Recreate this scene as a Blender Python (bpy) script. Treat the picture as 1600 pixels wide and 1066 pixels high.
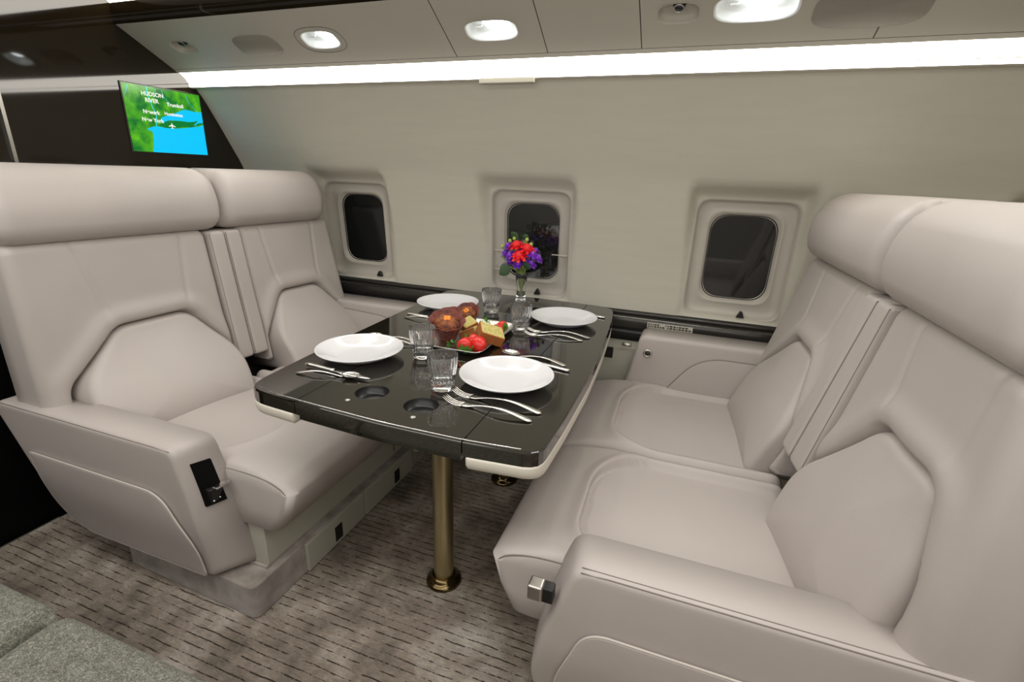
import bpy, bmesh, math, random
from mathutils import Vector, Matrix, noise
random.seed(7)
PI = math.pi
S = bpy.context.scene
for o in list(bpy.data.objects): bpy.data.objects.remove(o)
COL = S.collection

# ------------------------------------------------------------------ camera
def make_camera():
    yaw, pitch, roll, f = -0.336007, 0.323895, -0.0372294, 768.55
    cy, sy, cp, sp = math.cos(yaw), math.sin(yaw), math.cos(pitch), math.sin(pitch)
    F = Vector((sy*cp, cy*cp, -sp)); Rt = Vector((cy, -sy, 0)); D = F.cross(Rt)
    cr, sr = math.cos(roll), math.sin(roll)
    R2 = Rt*cr + D*sr; D2 = -Rt*sr + D*cr
    U = -D2; B = -F
    cam = bpy.data.cameras.new('camera'); o = bpy.data.objects.new('camera', cam); COL.objects.link(o)
    cam.sensor_width = 36; cam.lens = f*36/1600; cam.clip_start = .02
    o.matrix_world = Matrix(((R2.x, U.x, B.x, 0), (R2.y, U.y, B.y, 0), (R2.z, U.z, B.z, 1.3), (0, 0, 0, 1)))
    S.camera = o
make_camera()

# ------------------------------------------------------------------ world, lights, exposure
W = bpy.data.worlds.new('world'); S.world = W; W.use_nodes = True
W.node_tree.nodes['Background'].inputs[0].default_value = (.01, .012, .018, 1)
W.node_tree.nodes['Background'].inputs[1].default_value = 1
S.view_settings.view_transform = 'Standard'; S.view_settings.look = 'None'
S.view_settings.gamma = 1; S.view_settings.use_curve_mapping = False
S.view_settings.exposure = 0.0
STRIP = 9.0
def area(name, loc, rot, sx, sy, e, col=(1, .95, .88)):
    l = bpy.data.lights.new(name, 'AREA'); l.shape = 'RECTANGLE'; l.size = sx; l.size_y = sy; l.energy = e; l.color = col
    o = bpy.data.objects.new(name, l); COL.objects.link(o); o.location = loc; o.rotation_euler = rot; return o
area('aisle_ceiling_light', (-.5, .30, 1.945), (0, 0, 0), 3.4, .6, 30, (1, .975, .95))
area('near_side_fill', (-.4, -.30, 1.42), (math.radians(78), 0, 0), 3.4, .42, 10, (1, .975, .95))  # added frontal fill from the near side, stands for no cabin lamp

# ------------------------------------------------------------------ materials
def mat(name, col, rough=.5, metal=0, coat=0, ior=1.5, bump=None, emis=None, es=0, trans=0, sheen=0, spec=.5):
    m = bpy.data.materials.new(name); m.use_nodes = True; nt = m.node_tree; b = nt.nodes['Principled BSDF']
    b.inputs['Base Color'].default_value = (*col, 1); b.inputs['Roughness'].default_value = rough
    b.inputs['Metallic'].default_value = metal; b.inputs['IOR'].default_value = ior
    b.inputs['Coat Weight'].default_value = coat; b.inputs['Coat Roughness'].default_value = .03
    b.inputs['Transmission Weight'].default_value = trans; b.inputs['Sheen Weight'].default_value = sheen
    b.inputs['Specular IOR Level'].default_value = spec
    if emis: b.inputs['Emission Color'].default_value = (*emis, 1); b.inputs['Emission Strength'].default_value = es
    if bump:
        sc, st, di = bump
        n = nt.nodes.new('ShaderNodeTexNoise'); n.inputs['Scale'].default_value = sc; n.inputs['Detail'].default_value = 6
        tc = nt.nodes.new('ShaderNodeTexCoord'); nt.links.new(tc.outputs['Object'], n.inputs['Vector'])
        bp = nt.nodes.new('ShaderNodeBump'); bp.inputs['Strength'].default_value = st; bp.inputs['Distance'].default_value = di
        nt.links.new(n.outputs['Fac'], bp.inputs['Height']); nt.links.new(bp.outputs['Normal'], b.inputs['Normal'])
    return m
def mottle(m, c1, c2, scale, detail=4, lo=.35, hi=.65, stretch=(1, 1, 1)):
    nt = m.node_tree; b = nt.nodes['Principled BSDF']
    tc = nt.nodes.new('ShaderNodeTexCoord'); mp = nt.nodes.new('ShaderNodeMapping'); mp.inputs['Scale'].default_value = stretch
    n = nt.nodes.new('ShaderNodeTexNoise'); n.inputs['Scale'].default_value = scale; n.inputs['Detail'].default_value = detail
    r = nt.nodes.new('ShaderNodeValToRGB'); e = r.color_ramp.elements
    e[0].position = lo; e[0].color = (*c1, 1); e[1].position = hi; e[1].color = (*c2, 1)
    nt.links.new(tc.outputs['Object'], mp.inputs['Vector']); nt.links.new(mp.outputs[0], n.inputs['Vector'])
    nt.links.new(n.outputs['Fac'], r.inputs['Fac']); nt.links.new(r.outputs[0], b.inputs['Base Color'])
    return r
M = {}
M['leather'] = mat('leather', (.47, .415, .375), .48, bump=(260, .12, .0012)); mottle(M['leather'], (.43, .388, .362), (.46, .417, .39), 3)
M['seam'] = mat('seam_thread', (.20, .17, .145), .7)
M['piping'] = mat('leather_piping', (.56, .51, .46), .4)
M['gap'] = mat('dark_gap_fabric', (.03, .028, .025), .9)  # near-black cloth for the seat shells
M['beige'] = mat('base_vinyl', (.44, .43, .36), .5, bump=(200, .1, .001))
M['cream'] = mat('cream_underside', (.62, .58, .50), .4)
M['wall'] = mat('wall_fabric', (.56, .54, .45), .75); mottle(M['wall'], (.575, .555, .47), (.60, .58, .49), 14, 6, .3, .7, (.35, 1, 3))
M['plastic'] = mat('window_surround', (.53, .50, .435), .4)
M['psu'] = mat('overhead_panel', (.44, .42, .355), .5)
M['psu2'] = mat('speaker_mesh', (.25, .23, .19), .8, bump=(900, .5, .002))
M['line'] = mat('dark_joint', (.06, .055, .05), .9)  # dark colour for joints, seals and hinge lines
M['black'] = mat('black_lacquer', (.010, .008, .005), .035, ior=1.75, coat=.5)
M['brown'] = mat('dark_lacquer_bulkhead', (.011, .0075, .0035), .05, ior=1.55)
M['void'] = mat('matte_black_panel', (.002, .002, .002), .6, spec=.1)  # plain black for the threshold, low block and buckle pocket
M['brass'] = mat('brushed_brass', (.60, .52, .32), .30, metal=1)
M['brassd'] = mat('dark_bronze', (.17, .125, .06), .16, metal=1)
M['chrome'] = mat('chrome', (.8, .79, .77), .12, metal=1)
M['steel'] = mat('cutlery_steel', (.82, .80, .76), .14, metal=1)
M['satin'] = mat('satin_nickel', (.62, .60, .56), .35, metal=1)
M['rail'] = mat('dark_rail', (.045, .042, .038), .22, metal=.4)
M['rails'] = mat('rail_highlight', (.42, .41, .38), .3, metal=1)
M['blackpl'] = mat('black_plastic', (.01, .01, .01), .35)
M['china'] = mat('white_china', (.68, .68, .69), .12, coat=.3)
M['glass'] = mat('crystal_glass', (1, 1, 1), .0, ior=1.52, trans=.975)
M['pane'] = mat('window_pane', (.012, .013, .013), .04, ior=1.6)
M['light'] = mat('cove_light', (1, 1, 1), .5, emis=(1, .94, .84), es=STRIP)
M['lens'] = mat('lamp_lens', (1, 1, 1), .5, emis=(.93, 1, 1), es=14)
M['lampcup'] = mat('lamp_cup', (.85, .87, .86), .3)
M['ceil'] = mat('ceiling_liner', (.55, .53, .48), .7)
M['navy'] = mat('navy_trim', (.01, .012, .03), .4)
M['stem'] = mat('flower_stem', (.30, .38, .10), .5)
M['leaf'] = mat('flower_leaf', (.025, .07, .015), .45)
M['berry'] = mat('green_berry', (.42, .55, .10), .4)
M['red'] = mat('red_petal', (.85, .012, .02), .5)
M['purple'] = mat('purple_petal', (.13, .02, .42), .5); mottle(M['purple'], (.10, .012, .36), (.34, .05, .80), 90)
M['paper'] = mat('muffin_paper', (.09, .022, .010), .6); mottle(M['paper'], (.06, .012, .008), (.20, .03, .012), 60)
M['muffin'] = mat('muffin_top', (.2, .06, .02), .7, bump=(200, .5, .004)); mottle(M['muffin'], (.07, .012, .006), (.30, .09, .02), 70)
M['crust'] = mat('cake_crust', (.32, .10, .02), .8, bump=(300, .5, .003))
M['cake'] = mat('cake_crumb', (.55, .45, .14), .85, bump=(400, .7, .003)); mottle(M['cake'], (.40, .34, .08), (.66, .55, .22), 130)
M['orange'] = mat('orange_topping', (.85, .25, .02), .5)
M['berryred'] = mat('strawberry', (.62, .02, .015), .25, bump=(300, .3, .002))
M['parsley'] = mat('parsley', (.06, .22, .02), .5)
M['navymap'] = None
def velvet():
    m = mat('velvet_plinth', (.3, .26, .22), .85, sheen=.4, bump=(400, .4, .003)); mottle(m, (.20, .17, .145), (.40, .36, .32), 13, 4, .35, .68); return m
M['velvet'] = velvet()
def tweed():
    m = mat('tweed', (.3, .3, .26), .95)
    nt = m.node_tree; b = nt.nodes['Principled BSDF']; tc = nt.nodes.new('ShaderNodeTexCoord')
    v = nt.nodes.new('ShaderNodeTexVoronoi'); v.inputs['Scale'].default_value = 420
    n = nt.nodes.new('ShaderNodeTexNoise'); n.inputs['Scale'].default_value = 110; n.inputs['Detail'].default_value = 8; n.inputs['Roughness'].default_value = .8
    mx = nt.nodes.new('ShaderNodeMath'); mx.operation = 'MULTIPLY_ADD'; mx.inputs[1].default_value = .45
    r = nt.nodes.new('ShaderNodeValToRGB'); e = r.color_ramp.elements
    e[0].position = .42; e[0].color = (.03, .03, .02, 1); e[1].position = 1.0; e[1].color = (.33, .33, .275, 1)
    k = e.new(.68); k.color = (.125, .125, .10, 1)
    for t in (v, n): nt.links.new(tc.outputs['Object'], t.inputs['Vector'])
    nt.links.new(v.outputs['Distance'], mx.inputs[0]); nt.links.new(n.outputs['Fac'], mx.inputs[2])
    nt.links.new(mx.outputs[0], r.inputs['Fac']); nt.links.new(r.outputs[0], b.inputs['Base Color'])
    bp = nt.nodes.new('ShaderNodeBump'); bp.inputs['Strength'].default_value = .8; bp.inputs['Distance'].default_value = .003
    nt.links.new(mx.outputs[0], bp.inputs['Height']); nt.links.new(bp.outputs[0], b.inputs['Normal'])
    return m
M['tweed'] = tweed()
def carpet():
    m = mat('carpet', (.2, .17, .13), .95)
    nt = m.node_tree; b = nt.nodes['Principled BSDF']; L = nt.links
    tc = nt.nodes.new('ShaderNodeTexCoord'); sep = nt.nodes.new('ShaderNodeSeparateXYZ'); L.new(tc.outputs['Object'], sep.inputs[0])
    def math_(op, a, b_=None, c=None):
        n = nt.nodes.new('ShaderNodeMath'); n.operation = op
        for i, v in enumerate((a, b_, c)):
            if v is None: continue
            if hasattr(v, 'links'): L.new(v, n.inputs[i])
            else: n.inputs[i].default_value = v
        return n.outputs[0]
    def tex(scale, detail, st):
        mp = nt.nodes.new('ShaderNodeMapping'); mp.inputs['Scale'].default_value = st; L.new(tc.outputs['Object'], mp.inputs[0])
        n = nt.nodes.new('ShaderNodeTexNoise'); n.inputs['Scale'].default_value = scale; n.inputs['Detail'].default_value = detail
        n.inputs['Roughness'].default_value = .65
        L.new(mp.outputs[0], n.inputs['Vector']); return n.outputs['Fac']
    wob = math_('MULTIPLY', tex(9, 3, (1, 1, 1)), .10)
    ph = math_('MULTIPLY', math_('ADD', sep.outputs['Y'], math_('MULTIPLY', wob, .12)), 1/.0255)
    fr = math_('FRACT', ph)
    dl = math_('ABSOLUTE', math_('SUBTRACT', fr, .5))            # 0 on the dark line
    # the rows break up: one noise value per row, stretched along x
    row = math_('FLOOR', ph)
    cmb = nt.nodes.new('ShaderNodeCombineXYZ'); L.new(math_('MULTIPLY', sep.outputs['X'], 1.0), cmb.inputs[0]); L.new(math_('MULTIPLY', row, 3.37), cmb.inputs[1])
    nb = nt.nodes.new('ShaderNodeTexNoise'); nb.inputs['Scale'].default_value = 13; nb.inputs['Detail'].default_value = 5; nb.inputs['Roughness'].default_value = .8; L.new(cmb.outputs[0], nb.inputs['Vector'])
    wid = math_('MULTIPLY', math_('SUBTRACT', nb.outputs['Fac'], .44), .75)
    on = math_('LESS_THAN', dl, math_('MINIMUM', wid, .08))
    big = nt.nodes.new('ShaderNodeValToRGB'); L.new(tex(3.6, 7, (1, 1, 1)), big.inputs['Fac']); e = big.color_ramp.elements
    e[0].position = .38; e[0].color = (.15, .125, .10, 1); e[1].position = .66; e[1].color = (.56, .51, .44, 1)
    k = e.new(.5); k.color = (.30, .25, .20, 1)
    fine = nt.nodes.new('ShaderNodeMix'); fine.data_type = 'RGBA'; fine.blend_type = 'MULTIPLY'; fine.inputs[0].default_value = .6
    fr2 = nt.nodes.new('ShaderNodeValToRGB'); L.new(tex(120, 3, (.35, 1.6, 1)), fr2.inputs['Fac']); e = fr2.color_ramp.elements
    e[0].position = .3; e[0].color = (.55, .55, .55, 1); e[1].position = .65; e[1].color = (1.15, 1.15, 1.15, 1)
    L.new(big.outputs[0], fine.inputs[6]); L.new(fr2.outputs[0], fine.inputs[7])
    mx = nt.nodes.new('ShaderNodeMix'); mx.data_type = 'RGBA'; L.new(math_('MULTIPLY', on, .9), mx.inputs[0]); L.new(fine.outputs[2], mx.inputs[6]); mx.inputs[7].default_value = (.022, .014, .008, 1)
    L.new(mx.outputs[2], b.inputs['Base Color'])
    bp = nt.nodes.new('ShaderNodeBump'); bp.inputs['Strength'].default_value = .6; bp.inputs['Distance'].default_value = .004
    h = math_('SUBTRACT', tex(260, 3, (1, 1, 1)), on); L.new(h, bp.inputs['Height']); L.new(bp.outputs[0], b.inputs['Normal'])
    return m
M['carpet'] = carpet()
def clearmat():
    m = bpy.data.materials.new('clear_cover'); m.use_nodes = True; nt = m.node_tree; nt.nodes.clear()
    o = nt.nodes.new('ShaderNodeOutputMaterial'); t = nt.nodes.new('ShaderNodeBsdfTransparent'); g = nt.nodes.new('ShaderNodeBsdfGlossy'); g.inputs['Roughness'].default_value = .02
    f = nt.nodes.new('ShaderNodeFresnel'); f.inputs['IOR'].default_value = 1.5; x = nt.nodes.new('ShaderNodeMixShader')
    nt.links.new(f.outputs[0], x.inputs[0]); nt.links.new(t.outputs[0], x.inputs[1]); nt.links.new(g.outputs[0], x.inputs[2]); nt.links.new(x.outputs[0], o.inputs[0]); return m
M['clear'] = clearmat()
def emit(name, c, s=1):
    m = bpy.data.materials.new(name); m.use_nodes = True; nt = m.node_tree; b = nt.nodes['Principled BSDF']
    b.inputs['Base Color'].default_value = (0, 0, 0, 1); b.inputs['Emission Color'].default_value = (*c, 1); b.inputs['Emission Strength'].default_value = s; b.inputs['Roughness'].default_value = .2
    return m

# ------------------------------------------------------------------ helpers
def mesh(name, verts, faces, m, parent=None, smooth=True, label=None):
    me = bpy.data.meshes.new(name); me.from_pydata([tuple(v) for v in verts], [], faces); me.materials.append(m)
    bm = bmesh.new(); bm.from_mesh(me); bmesh.ops.recalc_face_normals(bm, faces=bm.faces); bm.to_mesh(me); bm.free()
    if smooth:
        for p in me.polygons: p.use_smooth = True
    return link(name, me, parent, label)
def link(name, me, parent=None, label=None):
    o = bpy.data.objects.new(name, me); COL.objects.link(o)
    if parent is not None:
        o.parent = parent
        if parent.get('wl'): o.location = tuple(-Vector(parent['wl']))
        if label: o['label'] = label
    return o
def thing(name, label, cat, loc=(0, 0, 0), group=None, world=True):
    """Empty at the thing's base. world=True: parts are modelled in world coordinates."""
    o = bpy.data.objects.new(name, None); COL.objects.link(o); o.location = loc; o.empty_display_size = .05
    tag(o, label, cat, group)
    if world: o['wl'] = loc
    return o
def tag(o, label, cat, group=None):
    o['label'] = label; o['category'] = cat
    if group: o['group'] = group
    return o
def struct(o): o['kind'] = 'structure'; return o
def bevel(o, w, seg=3):
    md = o.modifiers.new('bevel', 'BEVEL'); md.width = w; md.segments = seg; md.limit_method = 'ANGLE'; md.angle_limit = .6
    return o
def box(name, lo, hi, m, parent=None, bev=0, label=None):
    x0, y0, z0 = lo; x1, y1, z1 = hi
    v = [(x, y, z) for z in (z0, z1) for y in (y0, y1) for x in (x0, x1)]
    f = [(0, 2, 3, 1), (4, 5, 7, 6), (0, 1, 5, 4), (2, 6, 7, 3), (0, 4, 6, 2), (1, 3, 7, 5)]
    o = mesh(name, v, f, m, parent, False, label)
    if bev: bevel(o, bev)
    return o
def sweep_x(name, prof, x0, x1, m, parent=None, smooth=True, n=1):
    v = []; f = []
    for i in range(n+1):
        x = x0+(x1-x0)*i/n
        v += [(x, y, z) for y, z in prof]
    k = len(prof)
    for i in range(n):
        for j in range(k-1): f.append((i*k+j, i*k+j+1, (i+1)*k+j+1, (i+1)*k+j))
    return mesh(name, v, f, m, parent, smooth)
def prism(name, pts, axis, a, b, m, parent=None, bev=0, smooth=False, label=None):
    """closed polygon pts (2D) extruded from a to b along axis"""
    def P(p, h):
        return {0: (h, p[0], p[1]), 1: (p[0], h, p[1]), 2: (p[0], p[1], h)}[axis]
    n = len(pts); v = [P(p, a) for p in pts]+[P(p, b) for p in pts]
    f = [tuple(range(n)), tuple(range(2*n-1, n-1, -1))]+[(i, (i+1) % n, n+(i+1) % n, n+i) for i in range(n)]
    o = mesh(name, v, f, m, parent, smooth, label)
    if bev: bevel(o, bev)
    return o
def rpoly(pts, r, seg=6):
    """round the corners of a polygon; r scalar or list"""
    out = []; n = len(pts)
    for i in range(n):
        p = Vector(pts[i]); a = Vector(pts[i-1]); b = Vector(pts[(i+1) % n]); rr = r[i] if isinstance(r, (list, tuple)) else r
        if rr <= 0: out.append(p); continue
        u = (a-p); w = (b-p); la, lb = u.length, w.length; u.normalize(); w.normalize()
        t = min(rr, la*.48, lb*.48)
        p0, p2 = p+u*t, p+w*t
        for k in range(seg+1):
            s = k/seg; out.append(p0*(1-s)**2+p*2*s*(1-s)+p2*s*s)
    return out
def resample(pts, n, closed=True):
    P = [Vector(p) for p in pts]
    if closed: P = P+[P[0]]
    L = [0]
    for i in range(len(P)-1): L.append(L[-1]+(P[i+1]-P[i]).length)
    out = []; j = 0; cnt = n if closed else n-1
    for i in range(n):
        d = L[-1]*i/cnt
        while j < len(L)-2 and L[j+1] < d: j += 1
        s = (d-L[j])/max(L[j+1]-L[j], 1e-9); out.append(P[j].lerp(P[j+1], min(max(s, 0), 1)))
    return out
def rrect(a0, b0, a1, b1, r, seg=6): return rpoly([(a0, b0), (a1, b0), (a1, b1), (a0, b1)], r, seg)
def tube(name, pts, r, m, parent=None, n=6, closed=False, label=None):
    P = [Vector(p) for p in pts]; v = []; f = []; k = len(P)
    up = Vector((.13, .21, .97))
    for i, p in enumerate(P):
        a = P[(i-1) % k] if closed or i > 0 else p; b = P[(i+1) % k] if closed or i < k-1 else p
        t = (b-a).normalized(); s = t.cross(up)
        if s.length < 1e-3: s = t.cross(Vector((1, 0, 0)))
        s.normalize(); w = s.cross(t); rr = r(i/(k-1)) if callable(r) else r
        v += [p+(s*math.cos(2*PI*j/n)+w*math.sin(2*PI*j/n))*rr for j in range(n)]
    for i in range(k if closed else k-1):
        i2 = (i+1) % k
        f += [(i*n+j, i*n+(j+1) % n, i2*n+(j+1) % n, i2*n+j) for j in range(n)]
    if not closed: f += [tuple(range(n)), tuple(range((k-1)*n, k*n))]
    return mesh(name, v, f, m, parent, True, label)
def lathe(name, prof, m, parent=None, n=48, c=(0, 0, 0), rf=None, label=None, cap=True):
    v = []; f = []; k = len(prof)
    for i in range(n):
        a = 2*PI*i/n
        for (r, z) in prof:
            r2 = rf(a, r, z) if rf else r
            v.append((c[0]+r2*math.cos(a), c[1]+r2*math.sin(a), c[2]+z))
    for i in range(n):
        i2 = (i+1) % n
        f += [(i*k+j, i2*k+j, i2*k+j+1, i*k+j+1) for j in range(k-1)]
    o = mesh(name, v, f, m, parent, True, label)
    bm = bmesh.new(); bm.from_mesh(o.data); bmesh.ops.remove_doubles(bm, verts=bm.verts, dist=1e-6)
    bmesh.ops.recalc_face_normals(bm, faces=bm.faces); bm.to_mesh(o.data); bm.free()
    for p in o.data.polygons: p.use_smooth = True
    return o
def sstep(a, b, x):
    t = min(max((x-a)/(b-a), 0), 1); return t*t*(3-2*t)
def lerp(a, b, t): return a+(b-a)*t
def interp(xs, ys, x):
    if x <= xs[0]: return ys[0]
    for i in range(len(xs)-1):
        if x <= xs[i+1]: return lerp(ys[i], ys[i+1], (x-xs[i])/(xs[i+1]-xs[i]))
    return ys[-1]
def poly_dist(p, poly):
    """signed distance to a closed polygon, negative inside"""
    x, y = p; d = 1e9; ins = False; n = len(poly)
    for i in range(n):
        x1, y1 = poly[i]; x2, y2 = poly[(i+1) % n]
        ex, ey = x2-x1, y2-y1; wx, wy = x-x1, y-y1
        t = max(0, min(1, (wx*ex+wy*ey)/(ex*ex+ey*ey+1e-12)))
        q = (wx-ex*t)**2+(wy-ey*t)**2
        if q < d: d = q
        if (y1 > y) != (y2 > y) and x < (x2-x1)*(y-y1)/(y2-y1)+x1: ins = not ins
    d = math.sqrt(d); return -d if ins else d

def gridpad(name, a0, a1, b0, b1, thick, mapf, m, parent, rr=.03, rc=None, na=40, nb=40, disp=None, label=None, rback=0.0):
    """rounded cushion over a rectangle; a grid front, rim rounded by rr (corner radius rc), closed back.
    mapf(a,b,h)->point; disp(a,b)->extra height on the front"""
    def samples(lo, hi, n):
        e = [rr*(1-math.cos(PI/2*k/5)) for k in range(6)]
        mid = [lo+rr+(hi-lo-2*rr)*k/n for k in range(1, n)]
        return [lo+x for x in e]+mid+[hi-x for x in reversed(e)]
    A = samples(a0, a1, na); B = samples(b0, b1, nb); rc = rc or rr
    v = []; f = []; NA, NB = len(A), len(B)
    def pt(a, b):
        qa = max(rr-(a-a0), rr-(a1-a), 0); qb = max(rr-(b-b0), rr-(b1-b), 0)
        r = math.hypot(qa, qb)
        a2, b2 = a, b
        if r > rr:
            k = rr/r; sa = 1 if a > (a0+a1)/2 else -1; sb = 1 if b > (b0+b1)/2 else -1
            a2 = a-sa*qa*(1-k); b2 = b-sb*qb*(1-k); r = rr
        drop = rr-math.sqrt(max(rr*rr-r*r, 0))
        return a2, b2, drop
    for a in A:
        for b in B:
            a2, b2, drop = pt(a, b)
            e = disp(a2, b2) if disp else 0
            w = 1-min(drop/rr, 1)**2
            v.append(mapf(a2, b2, thick-drop+e*w))
    for i in range(NA-1):
        for j in range(NB-1): f.append((i*NB+j, (i+1)*NB+j, (i+1)*NB+j+1, i*NB+j+1))
    per = [(i, 0) for i in range(NA)]+[(NA-1, j) for j in range(1, NB)]+[(i, NB-1) for i in range(NA-2, -1, -1)]+[(0, j) for j in range(NB-2, 0, -1)]
    prev = [i*NB+j for i, j in per]
    ca, cb = (a0+a1)/2, (b0+b1)/2
    for lev, (h, ins) in enumerate(((.5, 0), (0.12, 0), (0, .06))):
        cur = []
        for i, j in per:
            a2, b2, d = pt(A[i], B[j])
            a2 = lerp(a2, ca, ins if ins else 0); b2 = lerp(b2, cb, ins if ins else 0)
            cur.append(len(v)); v.append(mapf(a2, b2, (thick-rr)*h))
        n = len(per)
        f += [(prev[k], prev[(k+1) % n], cur[(k+1) % n], cur[k]) for k in range(n)]
        prev = cur
    c = len(v); v.append(mapf(ca, cb, 0)); n = len(per)
    f += [(prev[k], prev[(k+1) % n], c) for k in range(n)]
    return mesh(name, v, f, m, parent, True, label)
def ringpad(name, outline, thick, mapf, m, parent, rr=.02, puff=0, N=120, rings=14, disp=None, label=None, hb=None):
    """cushion over a rounded polygon; hb(a,b) = height of the rim crest above the base"""
    O = resample(outline, N); c = sum(O, Vector((0, 0)))/N; v = []; f = []
    ar = sum(O[i].x*O[(i+1) % N].y-O[(i+1) % N].x*O[i].y for i in range(N)); sg = 1 if ar > 0 else -1
    nr = []
    for i in range(N):
        t = (O[(i+1) % N]-O[i-1]).normalized(); nr.append(Vector((-t.y, t.x))*sg)
    def H(p): return thick if hb is None else hb(p.x, p.y)
    def add(ring): v.extend(ring); return list(range(len(v)-len(ring), len(v)))
    rows = [add([mapf(p.x, p.y, 0) for p in O])]
    for k in range(7):
        t = PI/2*k/6; ins = rr*(1-math.cos(t)); r = []
        for p, n in zip(O, nr):
            q = p+n*ins; h = max(H(q)-rr, 0)+min(rr, H(q))*math.sin(t); r.append(mapf(q.x, q.y, h+(disp(q.x, q.y)*math.sin(t) if disp else 0)))
        rows.append(add(r))
    for k in range(1, rings+1):
        s = 1-k/rings
        if k == rings: break
        r = []
        for p, n in zip(O, nr):
            q0 = p+n*rr; q = c+(q0-c)*s; h = H(q)+puff*(1-s**2.4)+(disp(q.x, q.y) if disp else 0); r.append(mapf(q.x, q.y, h))
        rows.append(add(r))
    for a, b in zip(rows, rows[1:]):
        f += [(a[i], a[(i+1) % N], b[(i+1) % N], b[i]) for i in range(N)]
    ci = len(v); v.append(mapf(c.x, c.y, H(c)+puff+(disp(c.x, c.y) if disp else 0)))
    f += [(rows[-1][i], rows[-1][(i+1) % N], ci) for i in range(N)]
    f.append(tuple(reversed(rows[0])))
    return mesh(name, v, f, m, parent, True, label)
def curve_line(name, pts, r, m, parent, n=60, closed=False, label=None):
    return tube(name, resample(pts, n, closed), r, m, parent, 6, closed, label)
def smoothpath(pts, seg=8):
    P = [Vector(p) for p in pts]; out = []
    for i in range(len(P)-1):
        p0 = P[max(i-1, 0)]; p1 = P[i]; p2 = P[i+1]; p3 = P[min(i+2, len(P)-1)]
        for k in range(seg):
            t = k/seg
            out.append(.5*((2*p1)+(p2-p0)*t+(2*p0-5*p1+4*p2-p3)*t*t+(3*p1-p0-3*p2+p3)*t**3))
    out.append(P[-1]); return out

# ------------------------------------------------------------------ room shell
XB, XR, YN = -2.30, 1.75, -.42
# side wall profile (y, z), leaning in with height like a fuselage
WP = [(2.235, .40), (2.25, .60), (2.25, .75), (2.235, .92), (2.195, 1.10), (2.13, 1.291), (2.075, 1.39), (2.025, 1.477), (1.955, 1.59), (1.915, 1.64)]
WS = resample([Vector(p) for p in smoothpath(WP, 10)], 200, False)
def wally(z):
    for i in range(len(WS)-1):
        if WS[i+1].y >= z: return lerp(WS[i].x, WS[i+1].x, (z-WS[i].y)/(WS[i+1].y-WS[i].y))
    return WS[-1].x
Z0, Z1 = .40, 1.64
WIN = [(-1.668, 0), (-.715, 1), (.20, 2), (1.2, 3)]
WHX, WZ0, WZ1 = .19, .752, 1.238
def lipy(z): return lerp(2.262, 2.225, (z-.75)/.49)
def hood(x, z, xc):
    """how far the wall is pushed out towards the window plane"""
    dx = max(abs(x-xc)-WHX, 0); dz = max(z-WZ1, 0, WZ0-z)
    if z > WZ1: d = max(dx/.05, (z-WZ1)/.075)
    elif z < WZ0: d = max(dx/.03, (WZ0-z)/.03)
    else: d = dx/lerp(.028, .05, sstep(WZ0, WZ1, z))
    if dx > 0 and z > WZ1: d = math.hypot(dx/.05, (z-WZ1)/.075)
    w = 1-sstep(0, 1, d)
    return w*max(lipy(min(max(z, WZ0), WZ1))-wally(z), 0)
def build_wall():
    v = []; f = []; n = 36; rs = [0, .012, .03, .055, .085, .12, .16, .21, .27, .35, .45, .58, .72, .86, 1]
    cells = [(XB, -1.215), (-1.215, -.2575), (-.2575, .70), (.70, XR)]
    for (xa, xb), (xc, _) in zip(cells, WIN):
        inner = []; outer = []
        R = rrect(xc-WHX, WZ0, xc+WHX, WZ1, .055, 8)
        R = resample(R, 4*n*4)
        # four sides starting at the corners' middles
        def nearest(px, pz): return min(range(len(R)), key=lambda i: (R[i].x-px)**2+(R[i].y-pz)**2)
        ci = [nearest(xc+sx*WHX, (WZ0 if sz < 0 else WZ1)) for sx, sz in ((-1, -1), (1, -1), (1, 1), (-1, 1))]
        co = [(xa, Z0), (xb, Z0), (xb, Z1), (xa, Z1)]
        for s in range(4):
            i0, i1 = ci[s], ci[(s+1) % 4]
            if i1 <= i0: i1 += len(R)
            for k in range(n):
                q = i0+(i1-i0)*k/n; qa = R[int(q) % len(R)].lerp(R[(int(q)+1) % len(R)], q-int(q)); inner.append(qa)
                outer.append(Vector(co[s]).lerp(Vector(co[(s+1) % 4]), k/n))
        N = 4*n; base = len(v)
        for r in rs:
            for a, b in zip(inner, outer):
                p = a.lerp(b, r); v.append((p.x, wally(p.y)+hood(p.x, p.y, xc), p.y))
        for k in range(len(rs)-1):
            f += [(base+k*N+i, base+k*N+(i+1) % N, base+(k+1)*N+(i+1) % N, base+(k+1)*N+i) for i in range(N)]
    o = mesh('wall_back', v, f, M['wall'])
    bm = bmesh.new(); bm.from_mesh(o.data); bmesh.ops.remove_doubles(bm, verts=bm.verts, dist=1e-4); bm.to_mesh(o.data); bm.free()
    struct(o)
build_wall()
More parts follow.
